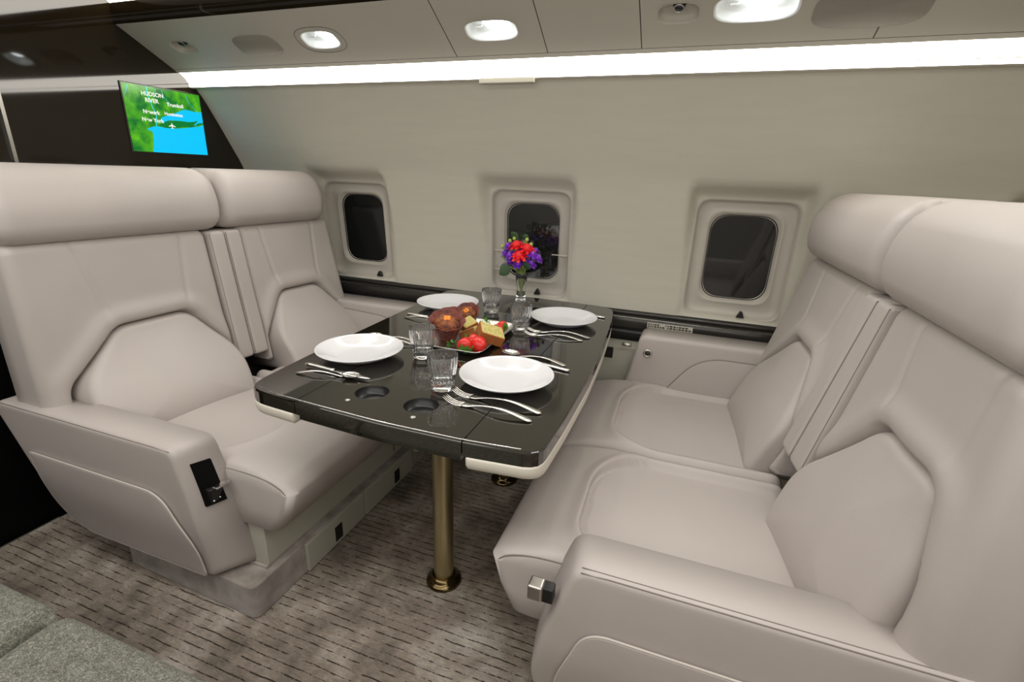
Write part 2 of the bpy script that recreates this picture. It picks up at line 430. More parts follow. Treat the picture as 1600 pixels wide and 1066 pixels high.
def build_window(i, xc, cover):
    w = thing('window_%d' % i, '', '', (xc, 2.25, WZ0)); del w['label']; del w['category']; struct(w)
    # surround: stepped tray swept between rounded rectangles
    prof = [(-.004, -.002, .056), (0, 0, .055), (.002, .006, .054), (.006, .02, .052), (.012, .028, .05), (.03, .031, .05), (.040, .032, .06),
            (.044, .029, .062), (.049, .029, .066), (.054, .034, .07), (.060, .05, .074), (.066, .054, .078)]
    v = []; f = []; N = 120
    def rect(ins, r):
        b = .012 if ins > .035 else 0
        return resample(rrect(xc-WHX+ins, WZ0+ins+b, xc+WHX-ins, WZ1-ins+b*.2, r, 10), N)
    for ins, dep, r in prof:
        for p in rect(ins, r+.0): v.append((p.x, lipy(p.y)+dep, p.y))
    for k in range(len(prof)-1): f += [(k*N+j, k*N+(j+1) % N, (k+1)*N+(j+1) % N, (k+1)*N+j) for j in range(N)]
    mesh('window_surround', v, f, M['plastic'], w)
    R = rect(.064, .078); c = Vector((xc, 1.0)); v = [(p.x, lipy(p.y)+.053, p.y) for p in R]; v.append((xc, lipy(1.0)+.053, 1.0))
    mesh('window_pane', v, [(j, (j+1) % N, N) for j in range(N)], M['pane'], w)
    R = rect(.061, .075)
    tube('pane_seal', [(p.x, lipy(p.y)+.051, p.y) for p in R], .003, M['blackpl'] if i != 3 else M['line'], w, 6, True)
    if cover:
        R = rect(.003, .052); v = [(p.x, lipy(p.y)+.008, p.y) for p in R]; v.append((xc, lipy(1.0)+.008, 1.0))
        mesh('clear_cover', v, [(j, (j+1) % N, N) for j in range(N)], M['clear'], w)
        for z, xa, xb in ((.955, .012, .06), (.955, .30, .375), (.862, .012, .10)):
            box('cover_line', (xc-WHX+xa, lipy(z)+.004, z-.002), (xc-WHX+xb, lipy(z)+.008, z+.002), M['cream'], w)  # short cream lines across the clear cover
    # little black shade catch standing on the lower lip
    x = xc+(.10 if i == 1 else .045); z = WZ0+.004
    prism('shade_catch', [(x-.016, z), (x+.016, z), (x+.008, z+.022), (x-.002, z+.028)], 1, lipy(z)-.008, lipy(z)+.012, M['blackpl'], w, .002)
for (xc, i) in WIN[:3]: build_window(i+1, xc, i == 1)
build_window(4, 1.2, False)

# floor: ribbed carpet, black threshold beyond it
v = []; f = []
struct(box('floor', (-2.12, YN, -.03), (XR, 2.25, 0), M['carpet']))
struct(box('trim_1', (-2.9, YN, -.03), (-2.12, 2.25, -.004), M['void']))
struct(box('trim_2', (-2.124, YN, -.03), (-2.118, .9, .004), M['satin']))
# near wall behind the camera and end wall on the right
struct(sweep_x('wall_front', [(YN, 0), (YN, 1.2), (YN+.15, 1.6), (YN+.3, 1.8), (YN+.5, 1.95)], -2.9, XR, M['ceil']))
struct(box('wall_right', (XR, YN, 0), (XR+.05, 2.3, 2.1), M['wall']))
# ceiling with inlaid light strip next to the overhead panel
struct(box('ceiling', (-2.9, YN+.3, 1.955), (XR, 1.55, 1.99), M['ceil']))
cs = sweep_x('ceiling_valance', [(1.596, 1.822), (1.590, 1.835), (1.586, 1.865), (1.590, 1.895)], XB, XR, M['brown']); cs.name = 'trim_3'; struct(cs)
cl = sweep_x('trim_4', [(1.590, 1.895), (1.582, 1.902), (1.570, 1.92), (1.56, 1.94), (1.55, 1.96)], XB, XR, M['light']); struct(cl)
# dark bulkhead behind the left seat
pts = [(1.157, 0), (2.33, 0), (2.33, .6), (2.26, 1.2), (2.15, 1.6), (1.95, 1.96), (1.157, 1.96)]
struct(prism('wall_left', pts, 0, XB-.03, XB, M['brown']))
struct(box('trim_5', (XB-.03, 1.146, 0), (XB+.006, 1.157, 1.955), M['rails']))
struct(box('door_1', (XB-.05, YN, 0), (XB-.005, 1.146, 1.955), M['brown']))
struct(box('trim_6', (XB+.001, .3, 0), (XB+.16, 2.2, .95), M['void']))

# ------------------------------------------------------------------ cove light
struct(sweep_x('trim_7', [(1.915, 1.640), (1.905, 1.634), (1.893, 1.634), (1.888, 1.639)], XB, XR, M['plastic']))
cove = thing('cove_light', 'long glowing white light strip running along the top of the side wall', 'light', (-.3, 1.9, 1.64))
sweep_x('lower_lens', [(1.888, 1.639), (1.884, 1.645), (1.8845, 1.652)], XB, XR, M['light'], cove)
sweep_x('lens_joint', [(1.8845, 1.652), (1.888, 1.653), (1.884, 1.6545)], XB, XR, M['cream'], cove)
sweep_x('upper_lens', [(1.884, 1.6545), (1.872, 1.672), (1.852, 1.688), (1.838, 1.694)], XB, XR, M['light'], cove)
# pull handle tab under the strip
hd = tag(box('light_cover_tab', (-.826, 1.882, 1.622), (-.61, 1.905, 1.642), M['psu'], None, .003), 'small flat cream tab under the cove light above the middle window', 'tab')

# ------------------------------------------------------------------ overhead panel with lamps, nozzles, speakers
PA, PB = Vector((0, 1.838, 1.690)), Vector((0, 1.597, 1.822))
PT = (PB-PA).normalized(); PN = Vector((0, -PT.z, PT.y)); PN = PN if PN.z < 0 else -PN
def pp(x, u, h=0): return Vector((x, 0, 0))+PA+PT*u+PN*h
PL = (PB-PA).length
pan = thing('overhead_panel', 'cream overhead service panel running above the cove light', 'panel', (-.3, 1.7, 1.76))
cuts = [XB, -.885, -.545, -.233, .40, 1.0, XR]
def px_of(x, u): return x
lamps = [(-1.40, .134, .075, .040), (-.715, .129, .088, .041), (.08, .15, .105, .046)]
gaspers = [(-2.09, .140, .055, .034), (-.125, .148, .058, .036)]
speakers = [(-1.71, .125, .105, .052), (.36, .125, .135, .062)]
def oval(x, u, a, b, n=40, p=3.0):
    out = []
    for k in range(n):
        t = 2*PI*k/n; c, s = math.cos(t), math.sin(t)
        out.append(Vector((x+a*math.copysign(abs(c)**(2/p), c), u+b*math.copysign(abs(s)**(2/p), s))))
    return out
# panel plates, each with its openings filled by a triangulated face
def plate(x0, x1, holes):
    bm = bmesh.new(); es = []
    def loop(pts):
        vs = [bm.verts.new(pp(p[0], p[1])) for p in pts]
        for i in range(len(vs)): es.append(bm.edges.new((vs[i], vs[(i+1) % len(vs)])))
    g = .0015
    loop([(x0+g, .022), (x1-g, .022), (x1-g, PL), (x0+g, PL)])
    for h in holes: loop(h)
    bmesh.ops.triangle_fill(bm, use_beauty=True, edges=es)
    me = bpy.data.meshes.new('ceiling_plate'); bm.to_mesh(me); bm.free(); me.materials.append(M['psu'])
    return link('ceiling_plate', me, pan)
hl = {}
for x, u, a, b in lamps+gaspers:
    hl.setdefault(next(i for i in range(len(cuts)-1) if cuts[i] <= x < cuts[i+1]), []).append(oval(x, u, a, b))
for i in range(len(cuts)-1): plate(cuts[i], cuts[i+1], hl.get(i, []))
sweep_x('lower_edge', [(pp(0, 0).y, pp(0, 0).z), (pp(0, .020).y, pp(0, .020).z)], XB, XR, M['psu'], pan)
sweep_x('joint_backing', [(pp(0, .0, -.004).y, pp(0, .0, -.004).z), (pp(0, .03, -.004).y, pp(0, .03, -.004).z)], XB, XR, M['line'], pan)
for c in cuts[1:-1]: box('joint_gap', (c-.002, 1.60, 1.70), (c+.002, 1.80, 1.702), M['line'], pan) if False else None
for c in cuts[1:-1]:
    q = [pp(c-.003, .022, -.003), pp(c+.003, .022, -.003), pp(c+.003, PL, -.003), pp(c-.003, PL, -.003)]
    mesh('joint_gap', q, [(0, 1, 2, 3)], M['line'], pan, False)
def dish(root, x, u, a, b, depth, m, flange=None):
    O = oval(x, u, a, b); v = []; f = []; N = len(O)
    for s, h in ((1.05, .0015), (1, .0015), (.97, -.006), (.9, -depth*.7), (.78, -depth), (.4, -depth)):
        v += [pp(x+(p.x-x)*s, u+(p.y-u)*s, h) for p in O]
    v.append(pp(x, u, -depth))
    for k in range(5): f += [(k*N+i, k*N+(i+1) % N, (k+1)*N+(i+1) % N, (k+1)*N+i) for i in range(N)]
    f += [(5*N+i, 5*N+(i+1) % N, 6*N) for i in range(N)]
    return mesh('recessed_cup', v, f, m, root)
for k, (x, u, a, b) in enumerate(lamps):
    lab = ['oval recessed reading lamp nearest the dark bulkhead, glowing white', 'rounded square recessed reading lamp above the middle window', 'wide recessed reading lamp at the top edge above the right window'][k]
    t = thing('reading_lamp', lab, 'lamp', tuple(pp(x, u)), 'overhead reading lamps')
    dish(t, x, u, a, b, .028, M['lampcup'])
    O = oval(x+.012, u+.004, a*.52, b*.5, 24, 2); v = [pp(p.x, p.y, -.0265+.004*0) for p in O]+[pp(x+.012, u+.004, -.018)]
    mesh('lamp_lens', v, [(i, (i+1) % 24, 24) for i in range(24)], M['lens'], t)
    box('lamp_pivot', tuple(pp(x-a*.55, u-.008, -.024)-Vector((.012, .004, .004))), tuple(pp(x-a*.55, u+.006, -.014)+Vector((.012, .006, .006))), M['chrome'], t, .002)
    O = oval(x, u, a*1.38, b*1.5, 60, 2.6) if k == 0 else None
    if O: tube('round_joint', [pp(p.x, min(p.y, PL-.002), .0003) for p in O], .0009, M['line'], t, 4, True)
    l = bpy.data.lights.new('reading_lamp_bulb', 'SPOT'); l.energy = 5; l.spot_size = 2.2; l.spot_blend = .8; l.shadow_soft_size = .03; l.color = (.95, .98, 1)
    o = bpy.data.objects.new('reading_lamp_bulb', l); COL.objects.link(o); o.location = pp(x, u, .004); o.rotation_euler = (math.radians(-18), 0, 0)
for k, (x, u, a, b) in enumerate(gaspers):
    t = thing('air_nozzle', ['cream recessed air nozzle beside the dark bulkhead', 'cream recessed air nozzle between the reading lamps right of the middle window'][k], 'air vent', tuple(pp(x, u)), 'overhead air nozzles')
    dish(t, x, u, a, b, .022, M['psu'])
    tube('nozzle_ball', [pp(x, u+.012, -.022), pp(x, u+.012, -.012), pp(x, u+.011, -.005), pp(x, u+.010, -.002)], lambda s: lerp(.019, .010, s), M['blackpl'], t, 20)
    tube('nozzle_ring', [pp(x+.013*math.cos(j*PI/10), u+.012+.013*math.sin(j*PI/10), -.006) for j in range(20)], .002, M['chrome'], t, 6, True)
for k, (x, u, a, b) in enumerate(speakers):
    O = oval(x, u, a, b, 60, 3.4); v = [pp(p.x, p.y, .001) for p in O]+[pp(x+(p.x-x)*.985, u+(p.y-u)*.985, .0025) for p in O]+[pp(x, u, .003)]
    f = [(i, (i+1) % 60, 60+(i+1) % 60, 60+i) for i in range(60)]+[(60+i, 60+(i+1) % 60, 120) for i in range(60)]
    g = mesh('speaker_grille', v, f, M['psu2'])
    tag(g, ['taupe rounded speaker grille between the left air nozzle and oval lamp', 'large taupe speaker grille at the top edge right of the wide reading lamp'][k], 'speaker', 'overhead speaker grilles')

# ------------------------------------------------------------------ ledge rail along the wall foot
struct(sweep_x('trim_8', [(2.256, .735), (2.236, .732), (2.232, .722), (2.236, .716)], XB, XR, M['rail']))
rail = thing('wall_rail', 'dark metal rail along the foot of the side wall below the windows', 'rail', (-.3, 2.22, .70))
sweep_x('rail_face', [(2.24, .716), (2.206, .712), (2.200, .706), (2.204, .664), (2.21, .655)], XB, XR, M['rail'], rail)
tube('bright_edge', [(XB, 2.205, .711), (XR, 2.205, .711)], .0022, M['rails'], rail, 6)
sweep_x('lower_channel', [(2.21, .655), (2.19, .648), (2.19, .64), (2.215, .62), (2.215, .5)], XB, XR, M['blackpl'], rail)
struct(box('baseboard_back', (-2.2, 2.10, 0), (XR, 2.24, .60), M['beige']))
pl = thing('placard', 'thin white placard strip of tiny text on the rail under the right window', 'sign', (-.035, 2.20, .69))
mesh('plate', [(-.13, 2.2015, .676), (.063, 2.2015, .676), (.063, 2.199, .702), (-.13, 2.199, .702)], [(0, 1, 2, 3)], M['cream'], pl, False)
v = []; f = []; x = -.126
while x < .058:
    w = random.uniform(.004, .013)
    for zc in (.684, .694):
        if random.random() < .85:
            b = len(v); yy = 2.1980-(zc-.69)*.1; v += [(x, yy+.0003, zc-.003), (x+w, yy+.0003, zc-.003), (x+w, yy, zc+.003), (x, yy, zc+.003)]; f.append((b, b+1, b+2, b+3))
    x += w+.004
mesh('tiny_print', v, f, M['rail'], pl, False)

# ------------------------------------------------------------------ map screen
SX = XB+.006
scr = thing('map_screen', 'lit map display in green and blue on the dark bulkhead', 'screen', (XB+.01, 1.745, 1.345))
sy0, sy1, sz0, sz1 = 1.568, 1.922, 1.344, 1.610
box('screen_frame', (XB, sy0-.004, sz0-.005), (XB+.005, sy1+.007, sz1+.005), M['rail'], scr, .001)
def sp(u, w, k=0): return (SX+.0004*k, lerp(sy0, sy1, u), lerp(sz1, sz0, w))   # u right, w down
def flat(name, pts, m, k, lab=None): return mesh(name, [sp(u, w, k) for u, w in pts], [tuple(range(len(pts)))], m, scr, False)
gm = emit('map_land', (.02, .36, .03)); nt = gm.node_tree; b = nt.nodes['Principled BSDF']
tc = nt.nodes.new('ShaderNodeTexCoord'); nz = nt.nodes.new('ShaderNodeTexNoise'); nz.inputs['Scale'].default_value = 22; nz.inputs['Detail'].default_value = 5
rp = nt.nodes.new('ShaderNodeValToRGB'); rp.color_ramp.elements[0].position = .38; rp.color_ramp.elements[0].color = (.0, .17, .02, 1); rp.color_ramp.elements[1].position = .72; rp.color_ramp.elements[1].color = (.12, .55, .01, 1)
nt.links.new(tc.outputs['Object'], nz.inputs[0]); nt.links.new(nz.outputs[0], rp.inputs[0]); nt.links.new(rp.outputs[0], b.inputs['Emission Color'])
wm = emit('map_water', (.0, .58, 1.0), 1.0); cyan = emit('map_river', (.05, .75, .8), .9); wt = emit('map_text', (.95, .95, .85), 1.0); dg = emit('map_island', (.0, .20, .03))
flat('map_land', [(0, 0), (1, 0), (1, 1), (0, 1)], gm, 0)
flat('map_water', [(.24, 1), (.26, .90), (.27, .80), (.28, .72), (.27, .68), (.21, .65), (.26, .62), (.30, .60), (.36, .59), (.45, .605), (.58, .60), (.72, .575), (.86, .54), (.92, .53), (1, .49), (1, 1)], wm, 1)
flat('map_water', [(.40, .50), (.42, .45), (.48, .415), (.55, .39), (.62, .35), (.70, .30), (.75, .275), (.82, .275), (.90, .29), (1, .28), (1, .46), (.93, .475), (.90, .52), (.86, .505), (.93, .43), (.88, .45), (.78, .47), (.68, .465), (.60, .47), (.52, .475), (.47, .50), (.43, .53)], wm, 1)
flat('map_island', [(.88, .50), (.92, .475), (1, .455), (1, .475), (.94, .50), (.90, .515)], dg, 2)
flat('map_island', [(.36, .575), (.42, .53), (.50, .495), (.60, .475), (.70, .475), (.79, .485), (.87, .455), (.92, .425), (.90, .46), (.84, .51), (.80, .54), (.70, .56), (.60, .585), (.48, .60), (.40, .59)], dg, 2)
def river(pts, w): 
    P = smoothpath([Vector((*p, 0)) for p in pts], 5); v = []; f = []
    for i, p in enumerate(P): v += [sp(p.x-w, p.y, 1.5), sp(p.x+w, p.y, 1.5)]
    for i in range(len(P)-1): f.append((2*i, 2*i+1, 2*i+3, 2*i+2))
    mesh('map_river', v, f, cyan, scr, False)
river([(.30, .0), (.29, .10), (.31, .2), (.33, .3), (.36, .42), (.34, .55), (.34, .6)], .007)
river([(.07, .02), (.05, .10), (.02, .17)], .003); river([(.48, .02), (.50, .12), (.53, .16), (.58, .22), (.64, .26)], .003); river([(.80, .02), (.82, .12), (.88, .21), (.93, .29)], .003); river([(.40, .02), (.40, .10)], .003)
for txt, u, w, s in (('HUDSON', .215, .14, .027), ('RIVER', .25, .235, .027), ('Trumbull', .52, .255, .025), ('Newark', .20, .41, .026), ('Huntington', .47, .40, .022), ('New York', .17, .53, .026)):
    cu = bpy.data.curves.new('t', 'FONT'); cu.body = txt; cu.size = s*.86; cu.offset = .0006
    to = bpy.data.objects.new('t', cu); COL.objects.link(to); bpy.context.view_layer.update()
    me = bpy.data.meshes.new_from_object(to.evaluated_get(bpy.context.evaluated_depsgraph_get())); bpy.data.objects.remove(to)
    p = sp(u, w, 3)
    for vv in me.vertices: x, y = vv.co.x, vv.co.y; vv.co = (p[0], p[1]+x, p[2]+y)
    me.materials.clear(); me.materials.append(wt); link('map_lettering', me, scr)
pu, pw = .545, .555
flat('plane_symbol', [(pu, pw-.05), (pu+.008, pw-.012), (pu+.045, pw+.012), (pu+.045, pw+.024), (pu+.008, pw+.012), (pu+.006, pw+.035), (pu+.02, pw+.048), (pu-.02, pw+.048), (pu-.006, pw+.035), (pu-.008, pw+.012), (pu-.045, pw+.024), (pu-.045, pw+.012), (pu-.008, pw-.012)], wt, 3)

# ------------------------------------------------------------------ double seats
class Side: pass
def make_seat(s):
    """s.sg=+1: faces +x (left seat); -1: faces -x (right seat)"""
    root = thing('double_seat', s.label, 'seat', (s.root, 1.45, 0), 'pair of facing double seats')
    sg = s.sg; LE = M['leather']
    def xf(y, z):
        t = (1.05-z)/.55
        return lerp(interp(s.ys, s.top, y), interp(s.ys, s.bot, y), max(t, -.2))
    # ---- backrests
    for k, (y0, y1, lum, hr) in enumerate(s.backs):
        L = [tuple(p) for p in rpoly(lum, .035, 5)]
        def disp(a, b, L=L, lum=lum, y0=y0, y1=y1):
            d = poly_dist((a, b), L)
            h = -.030*(1-sstep(-.004, .013, d)) if d < .013 else 0
            h += .012*math.exp(-((d-.035)/.03)**2) if d > 0 else .0
            # faint stitched creases running up from the hexagon's shoulders
            for (ax, az), tx in ((lum[0], lerp(lum[0][0], y0, .25)), (lum[1], lerp(lum[1][0], y1, .25))):
                if b > az+.02:
                    xc = lerp(ax, tx, (b-az)/(1.05-az)); h -= .0045*math.exp(-((a-xc)/.008)**2)*sstep(az+.02, az+.06, b)
            return h
        T = .15
        def mp(a, b, h, T=T): return Vector((xf(a, b)+sg*(h-T), a, b))
        gridpad('backrest', y0, y1, .47, 1.062, T, mp, LE, root, .028, na=80, nb=80, disp=disp)
        # ---- lumbar hexagon, thin at its top and thick at the seat
        ztop = max(p[1] for p in lum)
        O = rpoly([(p[0], p[1]) for p in lum], [.04, .05, .06, .03, .03, .06], 6)
        cc = Vector((sum(p[0] for p in lum)/6, sum(p[1] for p in lum)/6))
        def hb(a, b, ztop=ztop): return .125+.028+lerp(.0, s.lum, sstep(0, 1, (ztop-b)/(ztop-.44)))
        def mpl(a, b, h): return Vector((xf(a, b)+sg*(h-.15), a, b))
        lp = ringpad('lumbar_cushion', [cc+(Vector(p)-cc)*.992 for p in O], .15, mpl, LE, root, .024, .016, 150, 16, hb=hb)
        # ---- headrest
        hy0, hy1 = hr
        def mph(a, b, h, hy0=hy0, hy1=hy1):
            c = (b-1.06)/.225
            bulge = .028*math.sin(PI*min(max(c, 0), 1))-.02*c*c
            return Vector((interp(s.ys, s.top, a)+sg*(h-.17+.022+bulge)-sg*.02*c, a, b))
        gridpad('headrest', hy0, hy1, 1.056, 1.285, .17, mph, LE, root, .052, na=44, nb=24)
        # seat cushion
        cy0, cy1 = s.cush[k]; zt = s.zt
        xb, xfr = s.xback, s.xfront
        def mpc(a, b, h):
            # a: 0 at back .. 1 at the front; undercut front face
            H = .20; low = 1-min(h/H, 1); w = sstep(.62, 1, a)
            x = xb+sg*a*abs(xfr-xb)-sg*w*(s.under*low**1.5+.035*max((h-.13)/.07, 0)**2-.012)
            return Vector((x, b, zt-.20+h-.014*w*max((h-.1)/.1, 0)))
        PX = s.panel
        pan_ = [tuple(p) for p in rpoly(PX(cy0, cy1), .07, 6)]
        Ln = abs(xfr-xb)
        def dc(a, b, pan_=pan_, cy0=cy0, cy1=cy1):
            X = a*Ln; d = poly_dist((X, b), pan_)
            e = .018*sstep(.5, .75, a)-.02*sstep(.86, 1, a)
            e += -.018*(1-sstep(-.005, .003, d))+.010*math.exp(-((d-.018)/.022)**2)*(1 if d > 0 else 0)-.006*math.exp(-(d/.004)**2)
            e += .012*math.exp(-(((b-(cy0+cy1)/2)/.2)**2))*(1 if d < -.02 else .6)
            return e
        # gridpad works with metres on both axes: use X in metres
        def mpm(a, b, h): return mpc(a/Ln, b, h)
        gridpad('seat_cushion', 0, Ln, cy0, cy1, .20, mpm, LE, root, .034, na=90, nb=60, disp=lambda a, b: dc(a/Ln, b))
    # cushion side seam (near end)
    cy0 = s.cush[0][0]; xb, xfr = s.xback, s.xfront
    tube('stitch_seam', smoothpath([(lerp(xb, xfr, t), cy0+.006-.003*(t > .9), s.zt+z_) for t, z_ in ((.6, -.008), (.75, -.004), (.86, -.010), (.93, -.022), (.962, -.040))], 6), .0015, M['seam'], root, 5)
    # ---- folded centre armrests between the backs
    for (y0, y1) in s.pads:
        def mpp(a, b, h): return Vector((xf(a, b)+sg*(h-.13), a, b))
        gridpad('centre_armrest', y0, y1, s.padz, 1.052, .142, mpp, LE, root, .014, na=6, nb=30)
        ym = y0 if s.seamside < 0 else y1
        for yy in (y0+.004, y1-.004):
            tube('stitch_seam', [(xf(yy, z)+sg*.0065, yy, z) for z in [lerp(s.padz+.01, 1.045, i/20) for i in range(21)]], .0016, M['seam'], root, 5)
    yb = s.backs[0][0]+.006
    tube('stitch_seam', [(xf(yb, z)-sg*.020, yb-.003, z) for z in [lerp(.50, 1.05, i/24) for i in range(25)]], .0015, M['seam'], root, 5)
    # dark body behind and below
    xb = lambda z: interp(s.ys, s.top, 1.2)-sg*.10
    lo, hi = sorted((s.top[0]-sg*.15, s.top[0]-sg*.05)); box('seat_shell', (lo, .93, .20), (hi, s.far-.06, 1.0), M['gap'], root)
    # ---- base
    lo, hi = sorted((s.xbase, s.xback-sg*.05)); box('seat_base', (lo, .905, .13), (hi, s.far, .30), M['beige'], root, .004)
    lo, hi = sorted((s.xbase-sg*.004, s.xback-sg*.0)); box('base_trim', (lo, .90, .112), (hi, s.far, .13), M['velvet'], root, .002)
    # ---- near armrest
    A = rpoly(s.arm, s.armr, 7)
    def mpa(a, b, h):
        # h from inner face (0) to outer (.115); the front wraps round a little towards the inside
        y = .905-h
        k = sstep(0, .115, h); d = s.tip(b)
        x = a
        fr = sstep(.20, 0, abs(a-s.armtip(b)))
        return Vector((a+sg*(.0+(1-k)*s.wrap(b)*fr), y+.02*sstep(.35, .12, b)*(1), b))
    ringpad('armrest', A, .115, mpa, LE, root, .016, .0, 200, 18)
    # panel on the outer face
    Pn = rpoly(s.apanel, s.apr, 8)
    def mpo(a, b, h): return Vector((a, .785+.02*sstep(.35, .12, b)-h, b))
    sp_ = ringpad('side_panel', Pn, .006, mpo, LE, root, .005, .001, 200, 6)
    tube('piping', [mpo(p.x, p.y, .003) for p in resample(Pn, 160)], .0028, M['piping'], sp_, 6, True)
    # stitched seams along the top outer edge
    for off, r in ((.0, .0013),):
        tube('stitch_seam', [(lerp(s.arm[0][0], s.arm[1][0]-sg*.012, i/30), .7935, .5545-(0 if i < 29 else .002)) for i in range(31)], r, M['seam'], root, 5)
        if sg < 0: tube('stitch_seam', [(lerp(s.arm[0][0], s.arm[1][0]+.012, i/30), .8015, .5592) for i in range(31)], .0011, M['seam'], root, 5)
    # ---- far armrest by the wall
    F = rpoly(s.farm, s.farmr, 7)
    def mpf(a, b, h): return Vector((a, 2.15-h, b))
    ringpad('armrest', F, .125, mpf, LE, root, .018, .003, 160, 12)
    if s.fpanel:
        fp = [Vector(p) for p in s.fpanel]
        q = ringpad('side_panel', rpoly(s.fpanel, [.02, .02, .10, .01], 8), .006, lambda a, b, h: Vector((a, 2.024-h, b)), LE, root, .004, .004, 120, 6)
        tube('stitch_seam', [(p.x, 2.0195, p.y) for p in resample(rpoly(s.fpanel, [.02, .02, .10, .01], 8), 120)], .0018, M['seam'], q, 5, True)
    return root, xf

l = Side(); l.sg = 1; l.label = 'taupe leather double seat backing onto the dark bulkhead under the map screen'; l.root = -1.4
l.ys = [.82, 1.0, 1.45, 2.1]; l.top = [-1.81, -1.80, -1.775, -1.755]; l.bot = [-1.815, -1.755, -1.70, -1.64]
hexl = [(1.04, .770), (1.29, .775), (1.41, .60), (1.385, .42), (.90, .42), (.885, .60)]
l.backs = [(.815, 1.428, hexl, (.80, 1.497)), (1.578, 2.105, [(1.71, .765), (1.94, .765), (2.055, .60), (2.04, .42), (1.60, .42), (1.60, .60)], (1.50, 2.07))]
l.lum = .125; l.cush = [(.895, 1.452), (1.456, 2.045)]; l.zt = .462; l.xback = -1.68; l.xfront = -.945; l.under = .10; l.xbase = -1.085
l.panel = lambda a, b: [(-.05, a+.05), (.40, a+.05), (.49, (a+b)/2-.12), (.49, (a+b)/2+.12), (.40, b-.05), (-.05, b-.05)]
l.pads = [(1.432, 1.500), (1.504, 1.574)]; l.padz = .53; l.seamside = -1; l.far = 2.1
l.arm = [(-2.06, .56), (-1.245, .56), (-1.195, .36), (-1.185, .125), (-1.74, .125), (-1.87, .23)]; l.armr = [.07, .03, .10, .04, .10, .14]
l.armtip = lambda z: interp([.12, .36, .56], [-1.185, -1.195, -1.245], z); l.tip = lambda z: 0; l.wrap = lambda z: interp([.12, .36, .56], [.075, .035, .022], z)
l.apanel = [(-1.90, .408), (-1.315, .408), (-1.222, .245), (-1.215, .137), (-1.745, .137), (-1.845, .20)]; l.apr = [.012, .06, .05, .0, .06, .06]
l.farm = [(-1.75, .665), (-1.20, .665), (-1.14, .40), (-1.75, .40)]; l.farmr = [.01, .03, .03, .01]
l.fpanel = [(-1.70, .45), (-1.28, .45), (-1.34, .61), (-1.70, .63)]
LS, lxf = make_seat(l)
r = Side(); r.sg = -1; r.label = 'taupe leather double seat on the right facing the bulkhead'; r.root = .05
r.ys = [.80, 1.0, 1.40, 2.1]; r.top = [.455, .455, .452, .425]; r.bot = [.455, .385, .325, .285]
hexr = [(.90, .838), (1.11, .845), (1.295, .62), (1.27, .44), (.88, .44), (.86, .66)]
r.backs = [(.80, 1.298, hexr, (.79, 1.372)), (1.472, 2.085, [(1.60, .82), (1.81, .82), (2.02, .63), (2.01, .44), (1.50, .44), (1.485, .62)], (1.378, 2.085))]
r.lum = .05; r.cush = [(.89, 1.438), (1.442, 2.045)]; r.zt = .47; r.xback = .36; r.xfront = -.352; r.under = .08; r.xbase = -.22
r.panel = lambda a, b: [(-.05, a+.04), (.42, a+.04), (.535, a+.10), (.545, (a+b)/2+.09), (.42, b-.035), (-.05, b-.035)]
r.pads = [(1.302, 1.382), (1.386, 1.468)]; r.padz = .585; r.seamside = 1; r.far = 2.1
r.arm = [(.72, .56), (-.125, .56), (-.185, .38), (-.215, .20), (-.16, .10), (.50, .10)]; r.armr = [.05, .035, .10, .08, .05, .14]
r.armtip = lambda z: interp([.12, .36, .56], [-.215, -.185, -.125], z); r.tip = lambda z: 0; r.wrap = lambda z: .018
r.apanel = [(.60, .42), (-.09, .42), (-.15, .25), (-.15, .13), (.45, .13), (.56, .20)]; r.apr = [.02, .05, .05, .03, .06, .06]
r.farm = [(.50, .69), (-.14, .69), (-.20, .40), (.50, .40)]; r.farmr = [.01, .03, .03, .01]
r.fpanel = [(.40, .43), (-.04, .43), (.10, .632), (.40, .632)]
RS, rxf = make_seat(r)

# plinth, drawers and outlets of the left seat
P = rpoly([(-1.64, .845), (-1.066, .823), (-1.066, 2.08), (-1.64, 2.08)], [.01, .03, 0, 0], 5)
prism('carpeted_plinth', P, 2, 0, .118, M['velvet'], LS, .006)
for (y0, y1, yo, zo) in ((1.035, 1.345, 1.175, .0), (1.352, 1.70, 1.56, .0)):
    d = box('plinth_drawer', (-1.075, y0, .004), (-1.056, y1, .112), M['beige'], LS, .003)
    o_ = box('power_outlet', (-1.058, yo-.004, .018), (-1.054, yo+.034, .078), M['blackpl'], d, .001, 'black power outlet')
    if True: o_.location = (0, 0, 0)
box('base_joint', (-1.0855, 1.60, .15), (-1.0835, 1.604, .27), M['line'], LS)
# buckle pocket in the front of the left armrest
def arm_front(y, z): return Vector((l.armtip(z)+(1-sstep(0, .115, .905-y))*l.wrap(z)*.99, y, z))
bk = [arm_front(.822, .505)+Vector((.003, 0, 0)), arm_front(.872, .500)+Vector((.003, 0, 0)), arm_front(.872, .375)+Vector((.004, 0, 0)), arm_front(.822, .375)+Vector((.004, 0, 0))]
v = bk+[p+Vector((-.02, 0, 0)) for p in bk]
mesh('buckle_pocket', v, [(0, 1, 2, 3), (0, 1, 5, 4), (1, 2, 6, 5), (2, 3, 7, 6), (3, 0, 4, 7)], M['void'], LS, False, 'black recessed buckle pocket')
bx_ = l.armtip(.42)+.022
box('buckle_body', (bx_-.012, .832, .380), (bx_+.010, .872, .425), M['blackpl'], LS, .004)
box('buckle_tongue', (bx_+.006, .842, .424), (bx_+.024, .886, .431), M['chrome'], LS, .002)
for yy in (.838, .858): tube('buckle_rivet', [(bx_+.008, yy, .388), (bx_+.013, yy, .388)], .003, M['chrome'], LS, 8)
